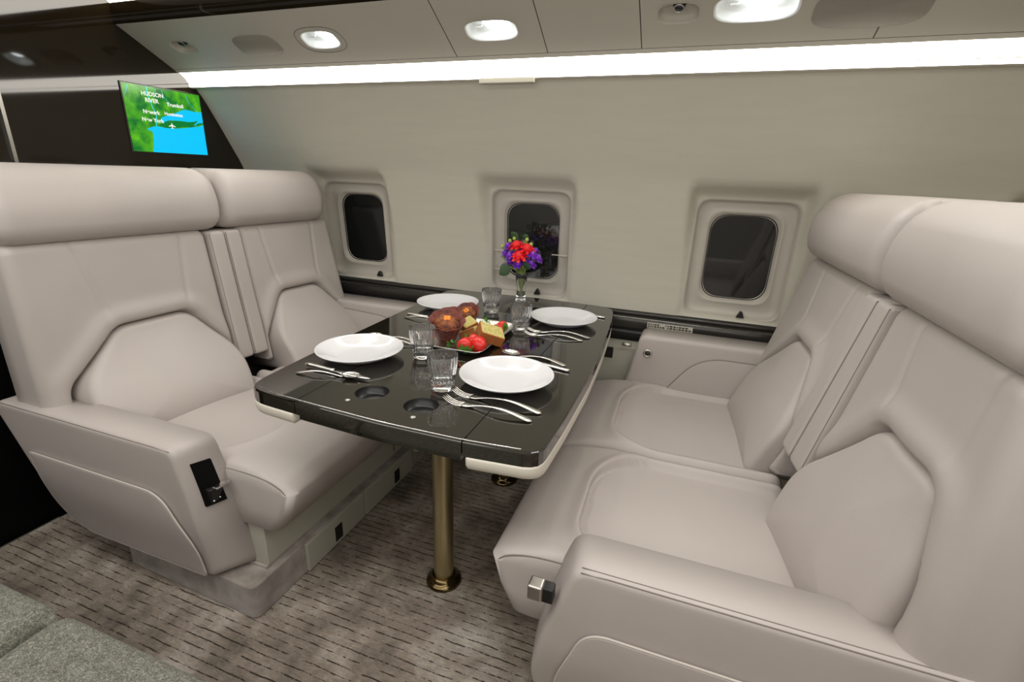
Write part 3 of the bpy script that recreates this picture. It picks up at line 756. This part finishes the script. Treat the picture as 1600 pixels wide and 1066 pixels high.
# latch and button of the right seat
box('latch_body', (-.205, .786, .455), (-.165, .812, .492), M['blackpl'], RS, .003)
box('recline_latch', (-.218, .775, .462), (-.186, .808, .500), M['satin'], RS, .005, 'satin metal square latch')
lt = [(-.103, 2.020, .617)]
tube('button_ring', [(-.103+.014*math.cos(k*PI/12), 2.017, .617+.014*math.sin(k*PI/12)) for k in range(24)], .004, M['satin'], RS, 8, True)
tube('recline_button', [(-.103, 2.03, .617), (-.103, 2.015, .617), (-.103, 2.013, .617)], lambda s: .011 if s < .9 else .008, M['rail'], RS, 20, False, 'dark round recline button')
tube('arm_bolt', [(-.175, 2.055, .63), (-.215, 2.055, .63)], .008, M['satin'], RS, 14)
box('power_outlet', (-.315, 2.094, .545), (-.255, 2.101, .595), M['blackpl'], RS, .002, 'black power outlet behind the table end')
# cushion welts
def welt(root, pts, r_=.0016): tube('stitch_seam', smoothpath(pts, 6), r_, M['seam'], root, 5)

# ------------------------------------------------------------------ grey tweed divan in the foreground
dv = thing('tweed_divan', 'grey tweed divan seat cushions at the lower left corner', 'divan', (-1.1, .15, 0))
for x0, x1 in ((-1.95, -1.128), (-1.108, -.30)):
    def mt(a, b, h): return Vector((a, b, .27+h))
    gridpad('seat_cushion', x0, x1, -.15, .438, .155, mt, M['tweed'], dv, .035, na=40, nb=30, disp=lambda a, b: .006*noise.noise(Vector((a*6, b*6, 0))))
box('divan_base', (-1.93, -.15, 0), (-.32, .38, .275), M['navy'], dv, .01)

# ------------------------------------------------------------------ table
TZ = .75
tb = thing('dining_table', 'glossy black lacquered table on two brass pedestals between the seats', 'table', (-.64, 1.53, 0))
out = [(-1.052, .935), (-1.035, .893), (-.995, .877), (-.868, .866), (-.617, .851), (-.405, .853), (-.262, .866), (-.238, .878), (-.230, .905),
       (-.224, 1.06), (-.222, 1.33), (-.234, 1.64), (-.258, 1.985), (-.276, 2.13), (-.295, 2.175), (-.335, 2.195), (-.637, 2.212), (-1.03, 2.19), (-1.085, 2.165), (-1.10, 2.13), (-1.092, 1.765), (-1.078, 1.38), (-1.066, 1.138)]
TO = resample(rpoly(out, .03, 4), 240)
def cutx(poly, xa, xb):
    """clip a closed polygon to xa<=x<=xb"""
    def clip(P, side, c):
        o = []
        for i in range(len(P)):
            a, b = P[i], P[(i+1) % len(P)]; ia = (a.x-c)*side >= 0; ib = (b.x-c)*side >= 0
            if ia: o.append(a)
            if ia != ib: o.append(a.lerp(b, (c-a.x)/(b.x-a.x)))
        return o
    return clip(clip([Vector(p) for p in poly], 1, xa), -1, xb)
def slab(name, poly, z0, z1, m, parent, bev, holes=None):
    o = prism(name, [(p.x, p.y) for p in poly], 2, z0, z1, m, parent)
    for e in ():
        pass
    return o
def table_piece(name, xa, xb, holes=()):
    P = cutx(TO, xa, xb)
    # rings with a chamfered top edge all round: the outer contour steps in by inset
    cx, cy = -.66, 1.53
    ring = [(1.0, -.036), (1.0, -.005), (.9985, -.0022), (.9965, -.0006), (.994, 0)]
    # inset is measured against the full table so the hinge sides stay straight
    def ins(p, s):
        x = p.x if (abs(p.x-xa) < 1e-5 or abs(p.x-xb) < 1e-5) else cx+(p.x-cx)*s
        x = min(max(x, xa), xb); return (x, cy+(p.y-cy)*(1-(1-s)*.80))
    v = []; n = len(P)
    for s, h in ring: v += [(*ins(p, s), TZ+h) for p in P]
    f = []
    for k in range(len(ring)-1): f += [(k*n+i, k*n+(i+1) % n, (k+1)*n+(i+1) % n, (k+1)*n+i) for i in range(n)]
    f.append(tuple(range(n)))
    top = (len(ring)-1)*n
    if not holes: f.append(tuple(range(top, top+n))); return mesh(name, v, f, M['black'], tb, False)
    bm = bmesh.new(); V = [bm.verts.new(p) for p in v]
    for q in f: bm.faces.new([V[i] for i in q])
    es = [e for e in bm.edges if e.verts[0].index >= 0]
    bm.verts.index_update(); es = []
    for i in range(n):
        e = bm.edges.get((V[top+i], V[top+(i+1) % n])); es.append(e)
    for hx, hy, hr in holes:
        C = [bm.verts.new((hx+hr*math.cos(2*PI*k/40), hy+hr*math.sin(2*PI*k/40), TZ)) for k in range(40)]
        for k in range(40): es.append(bm.edges.new((C[k], C[(k+1) % 40])))
    bmesh.ops.triangle_fill(bm, use_beauty=True, edges=es)
    bmesh.ops.recalc_face_normals(bm, faces=bm.faces)
    me = bpy.data.meshes.new(name); bm.to_mesh(me); bm.free(); me.materials.append(M['black'])
    return link(name, me, tb)
HOLES = [(-.728, .990, .044), (-.573, .974, .044)]
table_piece('folding_leaf', -1.2, -.8715); table_piece('tabletop', -.8690, -.4065, HOLES); table_piece('folding_leaf', -.4035, -.1)
for xx in (-.8702, -.4050): tube('hinge_line', [(xx, .885, TZ-.0035), (xx, 2.18, TZ-.0035)], .0012, M['satin'] if xx < -.6 else M['line'], tb, 5)
for hx, hy, hr in HOLES:
    lathe('cup_holder', [(0, -.024), (hr*.8, -.024), (hr-.003, -.022), (hr-.001, -.003), (hr+.0002, .0001)], M['blackpl'], tb, 48, (hx, hy, TZ))
for hx, hy in ((-.757, .927), (-.560, .912)): lathe('release_button', [(0, .0018), (.004, .0016), (.0065, .0006), (.007, 0)], M['rails'], tb, 20, (hx, hy, TZ))
near_edge = [p for p in TO if p.y < 1.0]
near_edge.sort(key=lambda p: p.x)
near_edge = [Vector((-.66+(p.x+.66)*.978, 1.53+(p.y-1.53)*.985, TZ+.0002)) for p in near_edge if p.y < .90]
tube('edge_line', smoothpath(near_edge[::4], 3), .0011, M['chrome'], tb, 5)  # thin bright chrome line along the near table edge
# underside leather pads under the leaves, dark frame under the middle
for xa, xb in ((-1.2, -.88), (-.395, -.1)):
    P = cutx(TO, xa, xb); n = len(P); cx = sum(p.x for p in P)/n; cy = sum(p.y for p in P)/n; v = []; f = []
    R = [(1.0, -.036), (1.008, -.042), (1.004, -.056), (.985, -.066), (.95, -.072), (.88, -.074)]
    for s, h in R: v += [(min(max(cx+(p.x-cx)*s, xa), xb), cy+(p.y-cy)*(1-(1-s)*.35), TZ+h) for p in P]
    for k in range(len(R)-1): f += [(k*n+i, k*n+(i+1) % n, (k+1)*n+(i+1) % n, (k+1)*n+i) for i in range(n)]
    f += [tuple(range(n)), tuple(range((len(R)-1)*n, len(R)*n))]
    mesh('underside_pad', v, f, M['cream'], tb, True, 'cream padded underside')
P = cutx(TO, -.868, -.407); prism('table_frame', [(lerp(-.64, p.x, .985), lerp(1.53, p.y, .99)) for p in P], 2, TZ-.052, TZ-.036, M['black'], tb)
lathe('release_knob', [(0, -.030), (.012, -.028), (.02, -.018), (.022, 0), (0, 0)], M['cream'], tb, 24, (-.545, .905, .700), label='cream round release knob')
for (px_, py_) in ((-.623, 1.178), (-.642, 1.80)):
    pd = lathe('pedestal', [(0, 0), (.0325, 0), (.0325, .70), (0, .70)], M['brass'], tb, 40, (px_, py_, 0), label='brushed brass pedestal')
    for p in pd.data.polygons: p.use_smooth = True
    e = pd.modifiers.new('edge', 'EDGE_SPLIT'); e.split_angle = .7
    q = lathe('floor_flange', [(0, .022), (.034, .022), (.036, .030), (.040, .030), (.042, .018), (.052, .012), (.058, .007), (.059, 0), (0, 0)], M['brassd'], pd, 48, (px_, py_, 0))
    q.location = (0, 0, 0)

# ------------------------------------------------------------------ tableware
def copy_tree(o, parent=None):
    c = o.copy(); COL.objects.link(c)
    if parent is not None: c.parent = parent
    for ch in list(o.children): copy_tree(ch, c)
    return c
plate0 = lathe('dinner_plate', [(0, .004), (.06, .004), (.075, .0055), (.10, .016), (.122, .0275), (.129, .0305), (.132, .031), (.1325, .029), (.128, .0255), (.105, .0125), (.082, .0015), (.078, 0), (.07, 0), (.068, .0015), (0, .0015)], M['china'], None, 72)
for i, (x, y, lab) in enumerate(((-.918, 1.200, 'empty white dinner plate at the near left place setting'), (-.430, 1.196, 'empty white dinner plate at the near right, in front of two forks and a knife'),
                                 (-.945, 1.852, 'empty white dinner plate at the far left, behind the muffins'), (-.432, 1.850, 'empty white dinner plate at the far right beside the flower vase'))):
    o = plate0 if i == 0 else copy_tree(plate0); o.location = (x, y, TZ+.0008); tag(o, lab, 'plate', 'white plates on the table')
def glass_mesh():
    H = .098; n = 144; v = []; f = []
    outer = [(0, 0), (.028, 0), (.0305, .002), (.031, .010), (.0305, .016), (.033, .020), (.0355, .035), (.0375, .050), (.0395, .064), (.0405, .075), (.042, H-.002), (.0415, H)]
    inner = [(.0405, H), (.040, H-.002), (.0375, .07), (.0345, .045), (.030, .026), (.024, .0215), (0, .021)]
    def rf(a, r_, z):
        if r_ < .0305 or z > .078: return r_
        w = sstep(.018, .026, z)*(1-sstep(.062, .078, z)); 
        fl = abs(math.sin(a*9)); lo = sstep(.018, .022, z)*(1-sstep(.034, .04, z))
        return r_-w*.0038*(1-fl)-lo*.003*abs(math.sin(a*12+z*200))
    return lathe('tumbler', outer+inner, M['glass'], None, n, rf=rf)
g0 = glass_mesh()
for i, (x, y, lab) in enumerate(((-.741, 1.276, 'cut glass tumbler beside the near left plate, touching the food tray'), (-.573, 1.088, 'cut glass tumbler nearest the camera, behind the cup holders'),
                                 (-.752, 1.872, 'cut glass tumbler between the far left plate and the vase'), (-.560, 1.695, 'cut glass tumbler in front of the flower vase, by the far forks'))):
    o = g0 if i == 0 else copy_tree(g0); o.location = (x, y, TZ+.0006); o.rotation_euler.z = i*.7; tag(o, lab, 'glass', 'cut glass tumblers')

def ribbon(v, f, pts, w, th):
    """pts: list of (x, z), w half widths, thickness; centre offset y0(x)"""
    b = len(v)
    for (x, y, z), hw in zip(pts, w):
        for sy, sz in ((-1, 0), (-.7, 1), (.7, 1), (1, 0), (.7, -1), (-.7, -1)): v.append((x, y+sy*hw, z+sz*th/2))
    n = len(pts)
    for i in range(n-1):
        for j in range(6): f.append((b+i*6+j, b+i*6+(j+1) % 6, b+(i+1)*6+(j+1) % 6, b+(i+1)*6+j))
    f.append(tuple(b+j for j in range(6))); f.append(tuple(b+(n-1)*6+j for j in range(6)))
def handle_z(t): return .002+.011*math.sin(PI*min(t/.72, 1))**1.2
def make_fork(L=.215):
    v = []; f = []; T = [i/24 for i in range(25)]
    T1 = [t*.78 for t in T]
    ribbon(v, f, [(t*L, 0, handle_z(t)) for t in T1], [interp([0, .02, .1, .3, .55, .62, .70, .78], [.004, .0085, .0085, .0055, .0028, .003, .009, .0115], t) for t in T1], .0024)
    for k in range(4):
        yy = (k-1.5)*.0062
        TT = [.775+.225*i/6 for i in range(7)]
        ribbon(v, f, [(t*L, yy*lerp(1, .92, (t-.775)/.225), handle_z(.775)+.010*((t-.775)/.225)**1.5-.004*math.sin(PI*(t-.775)/.225)) for t in TT], [lerp(.0021, .0010, i/6) for i in range(7)], .0018)
    return mesh('fork', v, f, M['steel'])
def make_knife(L=.225):
    v = []; f = []; T = [i/24 for i in range(25)]
    ribbon(v, f, [(t*L, 0, .004) for t in T[:12]], [interp([0, .03, .2, .5], [.006, .0095, .009, .0065], t) for t in T[:12]], .007)
    ribbon(v, f, [(t*L, .002*(t > .6), .003) for t in T[11:]], [interp([.45, .5, .56, .9, .97, 1], [.005, .006, .0095, .0085, .005, .001], t) for t in T[11:]], .0018)
    return mesh('table_knife', v, f, M['steel'])
def make_spoon(L=.20):
    v = []; f = []; T = [i/20*.74 for i in range(21)]
    ribbon(v, f, [(t*L, 0, handle_z(t)) for t in T], [interp([0, .02, .1, .3, .6, .7, .74], [.004, .0085, .0085, .005, .0028, .003, .005], t) for t in T], .0024)
    # bowl: a shallow dished ellipse
    b = len(v); nr, na = 6, 28; cx, ra, rb = L*.86, L*.145, .0195
    for side in (0, 1):
        for i in range(nr+1):
            s = i/nr
            for j in range(na):
                a = 2*PI*j/na; v.append((cx+ra*s*math.cos(a), rb*s*math.sin(a), .0035+.008*s*s-side*.0012))
    for side in (0, 1):
        o = b+side*(nr+1)*na
        for i in range(nr):
            for j in range(na): f.append((o+i*na+j, o+i*na+(j+1) % na, o+(i+1)*na+(j+1) % na, o+(i+1)*na+j))
    o1 = b+nr*na; o2 = b+(nr+1)*na+nr*na
    for j in range(na): f.append((o1+j, o1+(j+1) % na, o2+(j+1) % na, o2+j))
    return mesh('spoon', v, f, M['steel'])
protos = {'fork': make_fork(), 'knife': make_knife(), 'spoon': make_spoon()}; LEN = {'fork': .215, 'knife': .225, 'spoon': .20}; used = set()
for kind, a, b_, dz, lab in (
    ('knife', (-1.005, 1.063), (-.775, 1.045), .004, 'steel table knife lying across the spoon at the near left setting'),
    ('spoon', (-.995, 1.010), (-.81, 1.050), 0, 'steel spoon under the knife at the near left setting'),
    ('fork', (-.283, 1.048), (-.535, 1.074), 0, 'steel fork nearest the near right plate'),
    ('fork', (-.293, 1.000), (-.533, 1.022), 0, 'steel fork nearest the table front on the right'),
    ('spoon', (-.306, 1.387), (-.525, 1.412), 0, 'steel spoon behind the near right plate, bowl towards the tray'),
    ('knife', (-.286, 1.347), (-.50, 1.395), 0, 'steel table knife behind the near right plate, beside the spoon'),
    ('fork', (-.293, 1.695), (-.535, 1.690), 0, 'steel fork closer to the far right plate'),
    ('fork', (-.310, 1.652), (-.530, 1.645), 0, 'steel fork in front of the far right plate, nearer the camera of its pair'),
    ('knife', (-1.041, 1.680), (-.83, 1.668), 0, 'steel table knife just in front of the far left plate'),
    ('fork', (-1.030, 1.637), (-.815, 1.640), 0, 'steel fork beside the knife at the far left plate'),
    ('knife', (-.290, 1.992), (-.50, 2.03), 0, 'steel table knife behind the far right plate'),
    ('fork', (-.80, 1.353), (-1.02, 1.345), 0, 'steel fork behind the near left plate'),
    ('spoon', (-.82, 1.385), (-1.01, 1.375), 0, 'steel spoon behind the near left plate, beside the tumbler')):
    o = protos[kind] if kind not in used else copy_tree(protos[kind]); used.add(kind)
    A, B = Vector(a), Vector(b_); d = B-A; k = d.length/LEN[kind]
    o.location = (A.x, A.y, TZ+.0008+dz); o.rotation_euler.z = math.atan2(d.y, d.x); o.scale = (k, k, k)
    tag(o, lab, {'knife': 'knife'}.get(kind, kind), {'knife': 'steel table knives', 'fork': 'steel forks', 'spoon': 'steel spoons'}[kind])

# ------------------------------------------------------------------ tray of food
TX0, TX1, TY0, TY1 = -.822, -.572, 1.335, 1.700
def make_tray():
    v = []; f = []; N = 120
    for ins, h, r_ in ((.030, .001, .02), (.016, .002, .03), (.004, .016, .035), (0, .018, .035), (-.001, .0155, .036), (.003, .0150, .035), (.018, .0004, .03), (.030, .0, .02)):
        for p in resample(rrect(TX0+ins, TY0+ins, TX1-ins, TY1-ins, max(r_, .01), 8), N): v.append((p.x, p.y, TZ+.0008+h))
    for k in range(7): f += [(k*N+i, k*N+(i+1) % N, (k+1)*N+(i+1) % N, (k+1)*N+i) for i in range(N)]
    f += [tuple(range(N)), tuple(range(7*N, 8*N))]
    o = mesh('serving_tray', v, f, M['satin']); tag(o, 'silver rectangular tray of cakes and fruit at the middle of the table', 'tray')
make_tray()
FZ = TZ+.0028
def blob(name, c, r_, m, parent=None, seed=0, amp=.1, sc=(1, 1, 1), n=20, freq=2):
    v = []; f = []; k = n//2
    for i in range(k+1):
        th = PI*i/k
        for j in range(n):
            a = 2*PI*j/n; d = Vector((math.sin(th)*math.cos(a), math.sin(th)*math.sin(a), math.cos(th)))
            rr_ = r_*(1+amp*noise.noise(d*freq+Vector((seed*3.1, seed, 0)))); v.append((c[0]+d.x*rr_*sc[0], c[1]+d.y*rr_*sc[1], c[2]+d.z*rr_*sc[2]))
    for i in range(k):
        for j in range(n): f.append((i*n+j, i*n+(j+1) % n, (i+1)*n+(j+1) % n, (i+1)*n+j))
    return mesh(name, v, f, m, parent)
def muffin(c, tilt, s, lab, seed):
    t = thing('muffin', lab, 'muffin', c, 'muffins on the tray', world=False); t.rotation_euler = tilt
    def rf(a, r_, z): return r_*(1+.10*abs(math.sin(a*4+seed))*sstep(.01, .05, z)+.02*math.sin(a*22))
    lathe('paper_wrap', [(0, 0), (.026*s, 0), (.032*s, .025*s), (.040*s, .050*s), (.046*s, .062*s), (.044*s, .062*s), (.036*s, .045*s), (0, .04*s)], M['paper'], t, 44, rf=rf)
    blob('muffin_top', (0, 0, .046*s), .036*s, M['muffin'], t, seed, .25, (1, 1, .62), 24, 3)
    for k in range(4):
        a = k*1.57+seed; blob('topping', (.006*s*math.cos(a), .006*s*math.sin(a), .067*s), .007*s, M['orange'], t, k, .3, (1, 1, .5), 8)
    return t
muffin((-.742, 1.440, FZ+.012), (.35, .10, .3), 1.25, 'dark muffin in a brown paper cup with orange topping, left on the tray', 1)
muffin((-.772, 1.525, FZ+.012), (-.15, -.2, 1.5), 1.1, 'dark muffin in brown paper behind the orange topped muffin', 2)
muffin((-.752, 1.652, FZ+.008), (.55, -.1, .2), 1.0, 'brown muffin standing at the back of the tray in front of the far left plate', 3)
def cake(c, rot, sx, sy, sz, lab):
    t = thing('cake_slice', lab, 'cake', c, 'cake squares on the tray', world=False); t.rotation_euler = rot
    q = rrect(-sx, -sy, sx, sy, .006, 3)
    n = len(q); v = []; f = []
    lv = [(1, 0), (1.02, .002), (1.0, .008)]
    prism('cake_crumb', [(p.x, p.y) for p in q], 2, .004, sz, M['cake'], t, .002)
    prism('cake_crust', [(p.x*1.02, p.y*1.02) for p in q], 2, 0, .006, M['crust'], t, .002)
    prism('cake_crust', [(-sx-.003, -sy), (-sx+.003, -sy), (-sx+.003, sy), (-sx-.003, sy)], 2, 0, sz-.001, M['crust'], t, .002)
    prism('cake_crust', [(-sx, -sy-.003), (sx, -sy-.003), (sx, -sy+.003), (-sx, -sy+.003)], 2, 0, sz-.001, M['crust'], t, .002)
    return t
cake((-.600, 1.475, FZ+.020), (.25, .35, .6), .041, .036, .036, 'largest yellow cake square, at the right of the tray')
cake((-.668, 1.485, FZ+.012), (-.2, -.45, .2), .027, .025, .030, 'yellow cake square between the muffins and the largest square')
cake((-.712, 1.555, FZ+.022), (.3, -.3, 1.0), .026, .024, .028, 'pale yellow cake square at the back beside the highest muffin')
cake((-.650, 1.555, FZ+.0), (0, 0, .5), .03, .03, .03, 'yellow cake square lying behind the largest square')
def strawberry(c, s, rot, lab, seed):
    t = thing('strawberry', lab, 'fruit', c, 'red fruit on the tray', world=False); t.rotation_euler = rot
    lathe('flesh', [(0, -.026*s), (.010*s, -.022*s), (.019*s, -.008*s), (.0235*s, .006*s), (.020*s, .016*s), (.010*s, .021*s), (0, .021*s)], M['berryred'], t, 28)
    v = []; f = []
    for k in range(6):
        a = k*PI/3; b0 = len(v); c_, s_ = math.cos(a), math.sin(a)
        for rr_, w, z in ((.001, .003, .023), (.011, .005, .0235), (.021, .001, .018)):
            v += [((rr_*c_-w*s_)*s, (rr_*s_+w*c_)*s, z*s), ((rr_*c_+w*s_)*s, (rr_*s_-w*c_)*s, z*s)]
        f += [(b0, b0+1, b0+3, b0+2), (b0+2, b0+3, b0+5, b0+4)]
    mesh('green_calyx', v, f, M['parsley'], t)
strawberry((-.640, 1.372, FZ+.024), 1.1, (2.0, .2, .3), 'red strawberry at the front of the tray, left one of the pair', 1)
strawberry((-.596, 1.388, FZ+.024), 1.15, (-1.6, .3, .8), 'red strawberry at the front of the tray, right one of the pair', 2)
strawberry((-.600, 1.560, FZ+.024), 1.0, (1.2, .5, 0), 'red strawberry at the right edge of the tray behind the cake', 3)
strawberry((-.606, 1.615, FZ+.024), .9, (.6, 1.5, 0), 'red strawberry at the far right corner of the tray', 4)
strawberry((-.632, 1.415, FZ+.026), .9, (.6, 1.5, 2), 'red strawberry tucked under the largest cake square', 5)
def parsley(c, s, lab, seed):
    rnd = random.Random(seed); v = []; f = []
    for k in range(26):
        a = rnd.uniform(0, 2*PI); el = rnd.uniform(.15, 1.3); R_ = rnd.uniform(.3, 1)*s
        d = Vector((math.cos(a)*math.cos(el), math.sin(a)*math.cos(el), math.sin(el))); q = d*R_
        t = d.cross(Vector((0, 0, 1))).normalized(); w = rnd.uniform(.25, .4)*s; u = (d*.6+Vector((0, 0, rnd.uniform(-.3, .5)))).normalized()
        b = len(v); v += [q-u*w*.3, q+t*w*.5+u*w*.1, q+t*w*.3+u*w*.6, q+u*w*.9, q-t*w*.3+u*w*.6, q-t*w*.5+u*w*.1]; f.append(tuple(range(b, b+6)))
    o = mesh('parsley_sprig', v, f, M['parsley'], None, False); o.location = c; tag(o, lab, 'herb', 'parsley sprigs on the tray')
parsley((-.690, 1.372, FZ+.003), .026, 'parsley sprig at the front left of the tray beside the muffin', 1)
parsley((-.648, 1.412, FZ+.022), .024, 'parsley sprig tucked between the strawberries and the cake', 2)
parsley((-.612, 1.350, FZ+.006), .020, 'parsley sprig between the two front strawberries', 3)
parsley((-.672, 1.625, FZ+.020), .024, 'parsley sprig at the back rim of the tray', 4)
parsley((-.590, 1.600, FZ+.016), .018, 'parsley sprig at the far right corner of the tray', 5)

# ------------------------------------------------------------------ vase and bouquet
VX, VY = -.706, 2.120
vase = lathe('bud_vase', [(0, 0), (.027, 0), (.029, .004), (.026, .012), (.021, .022), (.020, .05), (.023, .085), (.028, .118), (.031, .128), (.029, .129), (.0215, .088), (.0175, .05), (.0175, .028), (.012, .022), (0, .021)], M['glass'], None, 48,
             rf=lambda a, r_, z: r_*(1+(.03*math.sin(a*8) if .03 < z < .12 and r_ > .02 else 0)))
vase.location = (VX, VY, TZ+.0006); tag(vase, 'slim clear glass vase holding the bouquet by the middle window', 'vase')
def stem(t, c, top, seed):
    rnd = random.Random(seed); a = rnd.uniform(0, 6.28); b0 = Vector((VX+.011*math.cos(a), VY+.011*math.sin(a), TZ+.026)); m1 = Vector((VX-.014*math.cos(a), VY-.014*math.sin(a), TZ+.12))
    tube('stem', smoothpath([b0, m1, Vector(top)], 8), .0028, M['stem'], t, 6)
def flower(name, c, R_, m, kind, lab, group, seed):
    t = thing(name, lab, 'flower', (VX, VY, TZ+.026), group); rnd = random.Random(seed)
    stem(t, c, c, seed); C = Vector(c); N = (C-Vector((VX, VY, TZ+.13))).normalized()
    X = N.cross(Vector((.3, .9, .1))).normalized(); Y = N.cross(X); v = []; f = []
    layers = ((9, 1.0, .15), (8, .8, .6), (6, .55, 1.0), (4, .3, 1.35)) if kind == 'full' else ((7, 1.0, .35), (6, .65, .9), (3, .3, 1.3))
    for n, rad, up in layers:
        ph = rnd.uniform(0, 6)
        for k in range(n):
            a = ph+2*PI*k/n+rnd.uniform(-.1, .1); d = X*math.cos(a)+Y*math.sin(a); sd = N.cross(d)
            b = len(v); W_ = R_*rad*1.9/n*1.9
            for i in range(4):
                s = i/3; rr_ = R_*rad*(.15+.85*s)*math.cos(up*.55*s+.1); hh = R_*(.75*up*math.sin(s*1.5)*rad-.18*s*s*(1.2-up*.5)); w = W_*(.35+.65*math.sin(min(s*1.25, 1)*PI/2))*(1 if i < 3 else .7)
                for q in (-1, 0, 1): v.append(C+d*rr_+N*(hh-abs(q)*-.05*R_)+sd*w*q*.5)
            for i in range(3):
                for q in range(2): f.append((b+i*3+q, b+i*3+q+1, b+i*3+q+4, b+i*3+q+3))
    mesh('petals', v, f, m, t)
    blob('flower_heart', tuple(C+N*R_*.1), R_*.5, m, t, seed, .1, (1, 1, 1), 12)
    if kind != 'full': blob('flower_eye', tuple(C+N*R_*.5), R_*.13, M['berry'], t, 1, 0, (1, 1, 1), 8)
BC = Vector((VX, VY, .965))
def bpt(dx, dz, dy): return (BC.x+dx, BC.y+dy, BC.z+dz)
flower('red_bloom', bpt(-.018, .040, -.030), .043, M['red'], 'full', 'red bloom at the upper left of the red cluster', 'red blooms in the vase', 1)
flower('red_bloom', bpt(.030, .030, -.032), .043, M['red'], 'full', 'red bloom at the upper right of the red cluster', 'red blooms in the vase', 2)
flower('red_bloom', bpt(.004, .000, -.055), .042, M['red'], 'full', 'red bloom lowest and foremost in the bouquet', 'red blooms in the vase', 3)
for k, (dx, dz, dy, lab) in enumerate(((-.055, .032, -.02, 'purple bloom at the upper left of the bouquet'), (-.066, .000, -.02, 'purple bloom at the far left of the bouquet'), (-.037, -.004, -.045, 'purple bloom left of the lowest red bloom'),
        (-.045, -.034, -.02, 'dark purple bloom at the lower left of the bouquet'), (.052, .006, -.035, 'purple bloom right of the red cluster'), (.070, -.010, -.01, 'purple bloom at the far right of the bouquet'),
        (.046, -.034, -.03, 'purple bloom at the lower right of the bouquet'), (-.004, -.042, -.03, 'dark purple bloom under the lowest red bloom'), (.045, .012, .03, 'purple bloom at the back right of the bouquet'), (-.02, .02, .03, 'purple bloom at the back left of the bouquet'))):
    flower('purple_bloom', bpt(dx*1.06, dz, dy), .033, M['purple'], 'open', lab, 'purple blooms in the vase', 10+k)
for k, (dx, dz, dy, lab) in enumerate(((-.098, .028, 0, 'green berry sprig sticking out furthest left of the bouquet'), (-.062, .056, 0, 'green berry sprig above the left purple bloom'), (-.045, .066, .01, 'green berry sprig at the top left of the bouquet'),
        (.022, .068, -.01, 'green berry sprig at the top right above the red cluster'), (.045, .050, -.02, 'pale green berry sprig over the right red bloom'), (-.086, -.018, -.01, 'green berry sprig at the lower left of the bouquet'))):
    t = thing('berry_sprig', lab, 'berry', (VX, VY, TZ+.026), 'green berry sprigs in the vase'); stem(t, None, bpt(dx, dz, dy), 40+k); blob('berry', bpt(dx, dz, dy), .0085, M['berry'], t, k, .1, (1, 1, 1.1), 12)
for k, (dx, dz, dy, ax, L_, w_, lab) in enumerate(((-.045, -.055, -.035, (-.75, -.3, -.45), .055, .028, 'broad dark leaf drooping at the lower left of the bouquet'), (.02, -.045, -.05, (.8, -.4, .25), .05, .018, 'dark leaf folded under the right blooms'),
        (-.03, .06, .01, (-.6, 0, .8), .055, .016, 'pointed dark leaf standing up at the top left of the bouquet'), (.0, .06, .02, (.1, 0, 1), .04, .016, 'dark leaf standing behind the red cluster'), (-.01, -.055, -.03, (.2, -.7, -.2), .045, .02, 'dark leaf over the rim of the vase'))):
    t = thing('bouquet_leaf', lab, 'leaf', (VX, VY, TZ+.026), 'leaves in the bouquet'); c = Vector(bpt(dx, dz, dy)); stem(t, None, tuple(c), 60+k)
    d = Vector(ax).normalized(); sd = d.cross(Vector((.1, 1, .05))).normalized(); v = []; f = []
    for i in range(9):
        s = i/8; w = w_*math.sin(PI*min(s*.92+.06, 1))**.8; q = c+d*L_*s+Vector((0, 0, -.012*s*s))
        v += [q-sd*w+Vector((0, .004, .002)), q, q+sd*w+Vector((0, .004, .002))]
    for i in range(8):
        for q in range(2): f.append((i*3+q, i*3+q+1, i*3+q+4, i*3+q+3))
    mesh('leaf_blade', v, f, M['leaf'], t)

for o in bpy.data.objects:
    if 'wl' in o: del o['wl']
